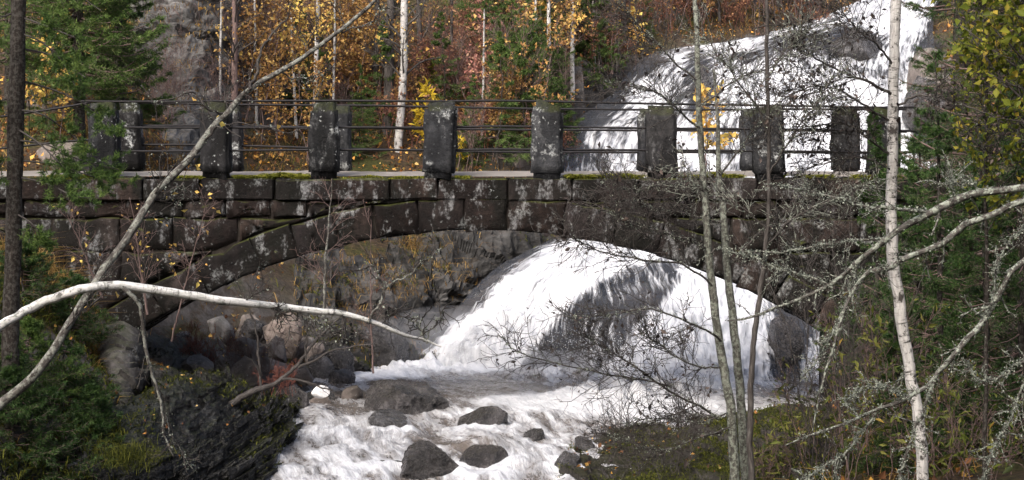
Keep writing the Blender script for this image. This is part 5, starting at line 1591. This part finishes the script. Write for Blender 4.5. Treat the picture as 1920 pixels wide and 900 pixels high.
# pine at the left edge
rg = np.random.default_rng(310)
PL, PR = limb([(36, -120, 20, 29), (33, 100, 20, 30), (29, 250, 20, 31), (26, 400, 20, 31), (23, 520, 20, 32), (20, 640, 20, 34), (18, 800, 20, 38)], 40)
pine = thing("pine_tree", "dark-barked pine at the left edge with needled boughs hanging before the bridge", "pine", PL[-1])
poff = np.array(pine.location)
tr, br, nd = MB(), MB(), MB()
tubes(tr, PL, PR, 12, .12)
PB = []
for b in [[(32, 150), (90, 165), (150, 190), (195, 225), (215, 260)], [(31, 205), (80, 215), (130, 250), (170, 280)], [(30, 262), (90, 272), (150, 300), (222, 318)], [(30, 300), (100, 308), (170, 330), (236, 345)], [(28, 330), (90, 345), (140, 368), (185, 372)], [(30, 240), (75, 270), (115, 310), (150, 350)],
          [(30, 180), (0, 190), (-40, 215)], [(30, 280), (5, 300), (-30, 330)], [(33, 60), (80, 80), (120, 120), (140, 160)], [(34, 20), (-10, 40), (-60, 80)], [(34, 30), (90, 50), (140, 70)], [(30, 400), (60, 420), (85, 455)], [(34, -40), (110, -30), (190, 20)], [(34, 90), (100, 105), (160, 145)]]:
    L = catmull([P(x, y, 20 + rg.uniform(-.5, .3) * i) for i, (x, y) in enumerate(b)], 10)
    PB.append(L)
PB = np.array(PB); PBR = np.full(PB.shape[:2], 1.0) * np.linspace(.012, .004, 10)[None]
tubes(br, PB, PBR, 5)
T1, R1 = spawn(rg, PB, PBR, 16, .3, 1, .34, 45, .0, .15, 5, .6, .0022)
T2, R2 = spawn(rg, T1, R1, 3, .2, 1, .15, 45, .05, .15, 4, .7, .002)
tubes(br, T1, R1, 4); tubes(br, T2, R2, 3)
keep = rg.uniform(size=len(T1)) < .75
needles(nd, rg, T1[keep], 44, .055, .008, .2, 55)
needles(nd, rg, T2, 34, .055, .008, .0, 55)
finish(pine, tr, br, nd, names=("trunk", "branches", "needles"), mats=('bark_dark', 'bark_twig', 'needle_fresh'))

def gz(px, Y):
    x = (px - 960) / FPX * Y
    return np.array([x, Y, float(ground_z(x, Y)) - .05])
rg = np.random.default_rng(320)
spruce(rg, gz(150, 30.9), 9.0, 1.55, "spruce_tree", "tall bright green spruce behind the bridge's left end", 300, 'needle_bright', .10, .95, .10, (.07, .012), 34, 20)
spruce(rg, gz(232, 32.6), 6.5, 1.0, "spruce_tree", "bright green spruce hanging over the rail right of the first post", 190, 'needle_bright', .08, .97, .07, (.07, .012), 34, 18)
spruce(rg, gz(20, 33.0), 9.0, 1.5, "spruce_tree", "spruce behind the pine trunk at the left edge", 110, 'needle', .12, .95, .10, (.06, .010), 22, 14)
spruce(rg, gz(225, 36.4), 7.0, .9, "spruce_tree", "slim spruce at the cliff's left foot", 90, 'needle_fresh', .05, .95, .07, (.06, .010), 20, 12)
RS = "dark spruces at the right edge"
spruce(rg, gz(1800, 23.2), 10.0, 1.25, "spruce_tree", "spruce hiding the bridge's right end", 190, 'needle', .04, .97, .11, (.05, .007), 26, 18, RS)
spruce(rg, gz(1905, 20.8), 11.0, 1.5, "spruce_tree", "broad dark spruce nearest the right edge", 220, 'needle', .03, .97, .13, (.05, .007), 26, 18, RS)
spruce(rg, gz(1770, 20.2), 4.2, .85, "spruce_tree", "small dark spruce low at the right beneath the birch", 110, 'needle', .02, 1, .05, (.045, .007), 26, 16, RS)
spruce(rg, gz(1930, 18.2), 4.0, .95, "spruce_tree", "low dark spruce in the lower right corner", 110, 'needle', .02, 1, .05, (.045, .007), 26, 16, RS)
spruce(rg, gz(1880, 28.5), 11.0, 1.6, "spruce_tree", "tall spruce behind the railing at the far right", 150, 'needle', .04, .97, .13, (.06, .009), 24, 16, RS)
spruce(rg, gz(2010, 23.5), 11.0, 1.6, "spruce_tree", "dark spruce just outside the right edge", 130, 'needle', .04, .97, .13, (.06, .009), 22, 15, RS)

spruce(rg, gz(1640, 24.6), 3.4, .8, "spruce_tree", "dark spruce against the right abutment left of the birch", 120, 'needle', .02, 1, .05, (.05, .008), 26, 16, RS)
spruce(rg, gz(1720, 22.0), 3.6, .8, "spruce_tree", "dark spruce right behind the white birch", 120, 'needle', .02, 1, .05, (.05, .008), 26, 16, RS)
spruce(rg, gz(1850, 19.0), 3.2, .85, "spruce_tree", "low spruce between the birch and the corner spruce", 120, 'needle', .02, 1, .05, (.05, .008), 26, 16, RS)
spruce(rg, gz(1690, 18.6), 1.5, .6, "spruce_tree", "smallest dark spruce at the white birch's foot", 80, 'needle', .02, 1, .03, (.045, .008), 24, 12, RS)
ts = spruce(rg, np.zeros(3), 22.0, 3.4, "shade_spruce", "", 330, 'needle', .12, .98, .26, (.22, .05), 12, 14)  # spruces added out of view to shade the bridge face and foreground
TS = [(-11, 3), (-7.5, -3), (-4.5, -7), (0.5, -8), (5, -6.5), (8.5, -2), (11, 4), (11.5, 10), (-12.5, 9), (-15, 15), (12.5, 16), (-10, -9), (9.5, -9)]
for i, (x, y) in enumerate(TS):
    o = ts if i == 0 else copy_tree(ts, (x, y, 0), i * 1.3, 1.0)
    o.location = (x, y, float(ground_z(x, y)) - .1); o.scale = [(.85, 1.0, 1.1)[i % 3]] * 3
    tag(o, "unseen tall spruce added for shade, %s in the ring round the viewpoint" % ((ORD + ["ninth", "tenth", "eleventh", "twelfth", "thirteenth", "fourteenth", "fifteenth", "sixteenth", "seventeenth", "eighteenth"])[i]), "spruce", "unseen tall spruces added for shade")
# yellow-green broadleaf tree at the top right
rg = np.random.default_rng(330)
bt = slim_tree(rg, gz(1975, 15), P(1950, -260, 14.6), .05, .03, 'bark_dark', 'leaf_lime', 95, 3800, 1.05, .06, "goat_willow", "leafy yellow-green willow filling the top right corner", "willow", None, .5, 'bark_twig', .25)
bt2 = slim_tree(rg, gz(1850, 16.5), P(1838, -160, 16.2), .02, .01, 'bark_dark', 'leaf_lime', 60, 1700, .7, .055, "goat_willow", "slender yellow-green willow left of the leafy corner willow", "willow", None, .45, 'bark_twig', .3)
# lance-leaved shrubs low at the right
for i, (px, Y, h, n, nl, lab_) in enumerate([(1620, 18.6, 1.75, 9, 420, "shrub with long yellow-green leaves left of the white birch's foot"), (1690, 19.6, 2.2, 8, 330, "taller long-leaved shrub behind the white birch's foot"), (1560, 20.5, 1.2, 8, 260, "low long-leaved shrub beside the right abutment"), (1760, 17.8, 1.3, 7, 240, "long-leaved shrub right of the white birch's foot"), (1470, 20.8, .7, 9, 240, "low yellow-green tuft of shrub behind the thin dark stem"), (1850, 17.2, 1.0, 7, 200, "dim long-leaved shrub in the lower right corner")]):
    place_bush(340 + i, 0, 0, 0, h, n, .007, 'bark_brown', 10, .35, 'leaf_lance', nl, .085, "lance_leaved_shrub", lab_, "shrub", .4, .32, .2, loc=gz(px, Y))
# bushes on the left bank and beneath the arch
place_bush(350, 0, 0, 0, .85, 34, .004, 'bark_red', 10, .26, None, 0, .0, "red_twig_bush", "dense leafless red-brown bush under the left side of the arch", lean=.5, spread=.2, loc=gz(372, 28.2))
place_bush(351, 0, 0, 0, .36, 16, .003, 'bark_red', 8, .14, None, 0, .0, "red_twig_bush", "small red-brown twig bush on the slate outcrop's right end", lean=.8, spread=.12, loc=P(525, 718, 23.4))
place_bush(352, 0, 0, 0, .9, 14, .005, 'bark_brown', 10, .3, 'leaf_yellow', 26, .04, "bare_bush", "thin leafless bush by the pale slanting boulder", lean=.5, spread=.15, loc=gz(470, 27.9))
for i, (px, py, Y) in enumerate([(60, 640, 21.0), (112, 690, 21.6), (20, 740, 19.8), (135, 610, 23.6), (165, 790, 20.8), (95, 780, 20.2), (40, 560, 22.6), (10, 640, 20.2)]):
    rg = np.random.default_rng(360 + i)
    b = gz(px, Y)
    spruce(rg, b, .95, .75, "low_spruce_bush", ["green spruce bush under the leaning birch", "dark spruce bush left of the pale rock rib", "spruce bush at the left edge below the leaning birch", "dim spruce bush against the bridge's left foot", "spruce bush above the slate outcrop's left end", "lowest green spruce bush at the lower left", "spruce bush at the pine's foot", "spruce bush touching the left edge under the arching birch"][i], 60, 'needle_fresh' if i in (0,) else 'needle', .02, 1, .015, (.05, .008), 22, 12, "low spruce bushes on the left bank", droop=.15, cat="bush")
for i, (px, Y, h, lab_) in enumerate([(1525, 20.2, 2.4, "leafless thicket of fine dark twigs right of the thin dark stem"), (1575, 21.0, 2.6, "leafless thicket before the right abutment"), (1250, 21.4, 1.5, "low leafless bush on the mossy slab left of the alder"), (1620, 19.4, 3.2, "tall leafless thicket left of the white birch")]):
    place_bush(440 + i, 0, 0, 0, h, 7, .008, 'bark_twig', 16, .6, 'leaf_dark', 70, .04, "bare_thicket", lab_, "thicket", .45, .55, .2, loc=gz(px, Y))
# thin saplings before the bridge wall
FS = "thin saplings before the bridge wall"
for i, (b0, t0_, w, lm, nl, lab_) in enumerate([
    ((606, 596, 23.2), (618, 332, 23.0), 7, None, 0, "pale crooked sapling before the wall under the third post"),
    ((192, 560, 23.8), (128, 395, 23.6), 5, 'leaf_yellow', 14, "thin sapling leaning left before the bridge's left foot"),
    ((276, 590, 24.0), (240, 375, 23.9), 5, 'leaf_yellow', 22, "thin upright sapling with a few yellow leaves left of the second post"),
    ((322, 640, 24.2), (386, 372, 24.0), 4, 'leaf_yellow', 26, "thin sapling with scattered yellow leaves below the second post"),
    ((700, 700, 24.4), (690, 420, 24.3), 4, 'leaf_red', 14, "fine dark sapling before the arch left of its crown")]):
    rg = np.random.default_rng(380 + i)
    slim_tree(rg, P(*b0), P(*t0_), w / FPX * b0[2] / 2, .003, 'bark_brown' if i else 'bark_diag', lm or 'leaf_yellow', 16, nl, .5, .06, "thin_sapling", lab_, "sapling", FS, .2, 'bark_brown', .4, .03)
rg = np.random.default_rng(390)
big_tree(391, "dark_bare_bush", "dark leafless branching bush rising from the slate outcrop's right end", "bush",
    [[(430, 760, 22.6, 14), (470, 735, 22.7, 12), (520, 718, 22.8, 9), (555, 692, 22.9, 7), (590, 652, 23, 5), (640, 600, 23.1, 3)]],
    [[(560, 690, 22.9, 5), (610, 668, 22.9, 4), (650, 655, 23, 3), (700, 650, 23, 2)], [(490, 728, 22.8, 6), (486, 680, 22.8, 5), (480, 620, 22.8, 4), (470, 575, 22.8, 2.5)], [(575, 672, 22.9, 4), (582, 630, 22.9, 3), (578, 600, 22.9, 2)], [(530, 712, 22.8, 5), (575, 718, 22.7, 4), (620, 730, 22.7, 2)]],
    ('bark_twig', 'bark_twig', 'bark_twig'), tw=(7, .3), tw2=(3, .14), trunk_name="stem", base=P(430, 760, 22.6))

# ------------------------------------------------------------------ grass, moss and fallen leaves
def blades(mb, rg, base, L, w, bendy=.5, up=1.0):
    Mn = len(base)
    d = rg.normal(size=(Mn, 3)) * .45; d[:, 2] = up
    d = unit(d)
    l = (L * rg.uniform(.5, 1.3, Mn))[:, None]
    s = unit(np.cross(d, rg.normal(size=(Mn, 3)))) * w / 2
    side = unit(d * np.array([1, 1, 0])) 
    mid = base + d * l * .55
    tip = base + d * l * .85 + side * l * bendy - np.array([0, 0, 1]) * l * bendy * .35
    V = np.stack([base - s, base + s, mid - s * .8, mid + s * .8, tip], 1)
    i = np.arange(Mn)[:, None] * 5
    F = np.vstack([i + np.array([0, 1, 3]), i + np.array([0, 3, 2]), i + np.array([2, 3, 4])])
    mb.add(V, F, None, np.repeat(rg.uniform(0, 1, Mn), 5))
def tuft(seed, px, Y, rad, n, L, mat, name, label, cat="grass", dz=0.0):
    rg = np.random.default_rng(seed)
    c = gz(px, Y); c[2] += dz
    root_ = thing(name, label, cat, c)
    xy = rg.normal(size=(n, 2)) * rad * .5
    b = np.column_stack([c[0] + xy[:, 0], c[1] + xy[:, 1], ground_z(c[0] + xy[:, 0], c[1] + xy[:, 1]) - .02 + dz])
    mb = MB(); blades(mb, rg, b, L, .008, .6)
    o = mb.build("blades", M[mat], root_, c); o["kind"] = "stuff"
tuft(401, 85, 24.3, .55, 900, .5, 'straw', "grass_tuft", "golden brown grass tussock at the bridge's left foot")
tuft(402, 30, 23.6, .4, 500, .4, 'straw', "grass_tuft", "brown grass by the pine's foot")
tuft(403, 200, 23.9, .4, 500, .35, 'straw', "grass_tuft", "rusty grass above the pale rock rib")
tuft(404, 1470, 21.6, .5, 700, .3, 'moss', "grass_tuft", "yellow-green grass on the mossy slab behind the thin stem")
tuft(405, 1400, 22.6, .5, 600, .2, 'moss', "grass_tuft", "short green grass on the mossy slab by the alder's foot")
tuft(406, 100, 31.5, .6, 700, .4, 'straw', "grass_tuft", "golden grass on the slope left of the first post")
tuft(407, 215, 31.8, .5, 500, .35, 'straw', "grass_tuft", "dry grass on the slope behind the first post")
tuft(408, 800, 35.2, .5, 400, .35, 'straw', "grass_tuft", "hanging brown grass on the ravine wall below the arch crown", dz=.15)
rg = np.random.default_rng(410)
c = P(245, 862, 19.9)
root_ = thing("grass_tuft", "mossy yellow-green tussock low on the slate outcrop", "grass", c)
b = c + rg.normal(size=(800, 3)) * np.array([.16, .12, .07])
mb = MB(); blades(mb, rg, b, .16, .006, .8); mb.build("blades", M['moss'], root_, c)["kind"] = "stuff"

# moss along the coping
mb = MB()
for (x0, x1, n, L) in [(440, 578, 3200, .08), (330, 378, 1000, .07), (1058, 1205, 3800, .085), (1275, 1395, 3000, .085), (1470, 1560, 2500, .085), (1600, 1700, 1800, .085), (90, 172, 1600, .085), (740, 792, 600, .055), (853, 880, 250, .045), (640, 700, 300, .035), (690, 740, 200, .03)]:
    px = rg.uniform(x0, x1, n); y = NY + np.abs(rg.normal(size=n)) * .16 - .03
    b = np.column_stack([(px - 960) / FPX * NY, y, np.full(n, ZT - .015) + .05 * np.maximum(0, fbm(np.column_stack([px * .03, y * 4, px * 0]), 2))])
    keep = fbm(np.column_stack([px * .035, y * 3, px * 0 + 4]), 2) > -.18
    blades(mb, rg, b[keep], L, .016, .55, .9)
o = mb.build("moss_fringe", M['moss_bright'], bridge, BO); o["kind"] = "stuff"

def on_sheet(G, n, cond):
    p = G.reshape(-1, 3)
    nz = unit(np.cross(np.gradient(G, axis=1), np.gradient(G, axis=0)))
    if nz[..., 2].mean() < 0: nz = -nz
    nz = nz[..., 2].ravel()
    px, py = proj(p)
    ok = np.where(cond(px, py, p, nz))[0]
    q = p[rg.choice(ok, n)] + rg.normal(size=(n, 3)) * .02
    return q
mb = MB()
blades(mb, rg, on_sheet(SLAB, 30000, lambda px, py, p, nz: (fbm(p * 1.6, 3) + .5 * sstep(1150, 1400, px) > .26) & (nz > .4)), .045, .008, .6)
blades(mb, rg, on_sheet(SLATE, 5000, lambda px, py, p, nz: (nz > .45) & (fbm(p * 1.4 + 5, 3) > .12)), .06, .010, .6)
blades(mb, rg, on_sheet(SLATE, 9000, lambda px, py, p, nz: (px < 230) & (fbm(p * 1.1 + 9, 3) > -.1)), .13, .012, .7)
blades(mb, rg, on_sheet(RAVINE, 3000, lambda px, py, p, nz: (nz > .35) & (fbm(p * 1.2 + 5, 3) > .0)), .10, .012, .6)
blades(mb, rg, on_sheet(SLAB, 22000, lambda px, py, p, nz: (px > 1180) & (fbm(p * 2.6 + 7, 3) > .05)), .04, .008, .6)
tag(mb.build("rock_moss", M['moss']), "green moss and short grass on the rocks", "moss", kind="stuff")
mb = MB()
blades(mb, rg, on_sheet(RAVINE, 1000, lambda px, py, p, nz: (nz > .25) & (fbm(p * 1.0 + 15, 3) > .05) & (px < 900)), .22, .010, .9)
blades(mb, rg, on_sheet(CLIFF, 900, lambda px, py, p, nz: (nz > .3) & (fbm(p * .8 + 15, 3) > .05)), .2, .014, .8)
tag(mb.build("rock_grass", M['straw']), "withered grass hanging on the ravine rocks", "grass", kind="stuff")
# undergrowth, moss and fallen leaves on the slopes
def scatter(n, x0, x1, y0, y1, cond=None):
    x = rg.uniform(x0, x1, n); y = rg.uniform(y0, y1, n)
    z = ground_z(x, y)
    p = np.column_stack([x, y, z])
    px, py = proj(p)
    ok = (px > -150) & (px < 2070) & (py > -80) & (py < 980)
    # not in the water
    ok &= ~((py < 330) & (px > 1085) & (px < 1775) & (py > 75 + np.maximum(0, 1260 - px) * .9))
    ok &= ~((y > 26) & (y < 37.5) & (px > 880) & (px < 1640) & (z < -.6))
    ok &= z > river_z(x, y) + .08
    ok &= ~((y > 27) & (y < 36.5) & (z < -.9) & (rg.uniform(0, 1, n) < .75))
    if cond is not None: ok &= cond(px, py, p)
    return p[ok]
mb = MB()
for p in (scatter(75000, -14, 14, 28, 57), scatter(1500, -9, 9, 17, 25.4)):
    keep = fbm(p * .9, 3) > -.3
    p = p[keep]
    leaves(mb, rg, np.stack([p + np.array([0, 0, .02]), p + rg.normal(size=p.shape) * .05 + np.array([0, 0, .05])], 1), len(p), .07, .7, 0, -.1, .03)
p = on_sheet(SLAB, 500, lambda px, py, p, nz: nz > .4)
leaves(mb, rg, np.stack([p + np.array([0, 0, .01]), p + rg.normal(size=p.shape) * .03 + np.array([0, 0, .03])], 1), 500, .045, .7, 0, -.1, .01)
p = on_sheet(SLATE, 250, lambda px, py, p, nz: nz > .4)
leaves(mb, rg, np.stack([p + np.array([0, 0, .01]), p + rg.normal(size=p.shape) * .03 + np.array([0, 0, .03])], 1), 250, .045, .7, 0, -.1, .01)
tag(mb.build("fallen_leaves", M['litter']), "brown and orange fallen leaves over the slopes", "leaves", kind="stuff")
mb = MB()
for p in (scatter(52000, -14, 14, 28, 57), scatter(4000, -9, 9, 17, 25.4)):
    p = p[fbm(p * .7 + 30, 3) > -.1]
    blades(mb, rg, p, .28, .012, .6)
tag(mb.build("undergrowth", M['straw']), "withered brown undergrowth on the slopes", "undergrowth", kind="stuff")
mb = MB()
for p, L in ((scatter(30000, -14, 13, 28, 50), .22), (scatter(50000, .5, 9, 18, 25.4, lambda px, py, p: (px > 1120) & ((px > 1320) | (py < 850) | (fbm(p * 2, 2) > 0))), .07), (scatter(26000, -9, -4.6, 17, 25.4), .12)):
    p = p[fbm(p * .8 + 60, 3) > .02]
    blades(mb, rg, p, L, .014, .5)
tag(mb.build("moss_and_bilberry", M['moss']), "green moss and low bilberry growth on the banks", "moss", kind="stuff")

# ------------------------------------------------------------------ spray hanging in the air at the foot of the lower falls
def mist(name, label, c, r, dens):
    m = bpy.data.materials.new(name); m.use_nodes = True
    nt = m.node_tree
    nt.nodes.remove(nt.nodes["Principled BSDF"])
    v = nt.nodes.new("ShaderNodeVolumePrincipled")
    v.inputs["Color"].default_value = (.93, .95, 1, 1); v.inputs["Density"].default_value = dens; v.inputs["Anisotropy"].default_value = .1
    nt.links.new(v.outputs[0], nt.nodes["Material Output"].inputs["Volume"])
    V, F = ICO[4]
    V = V * np.asarray(r)
    o = obj(name, new_mesh(name, V, F, m), None, c)
    return tag(o, label, "mist", kind="stuff")
mist("spray_mist", "pale spray hanging over the foot of the lower falls", P(850, 640, 31.6) , (1.5, .9, .6), .16)
mist("spray_mist", "thin spray along the foot of the dark veil in the lower falls", P(1060, 690, 30.3), (1.7, .5, .28), .45)
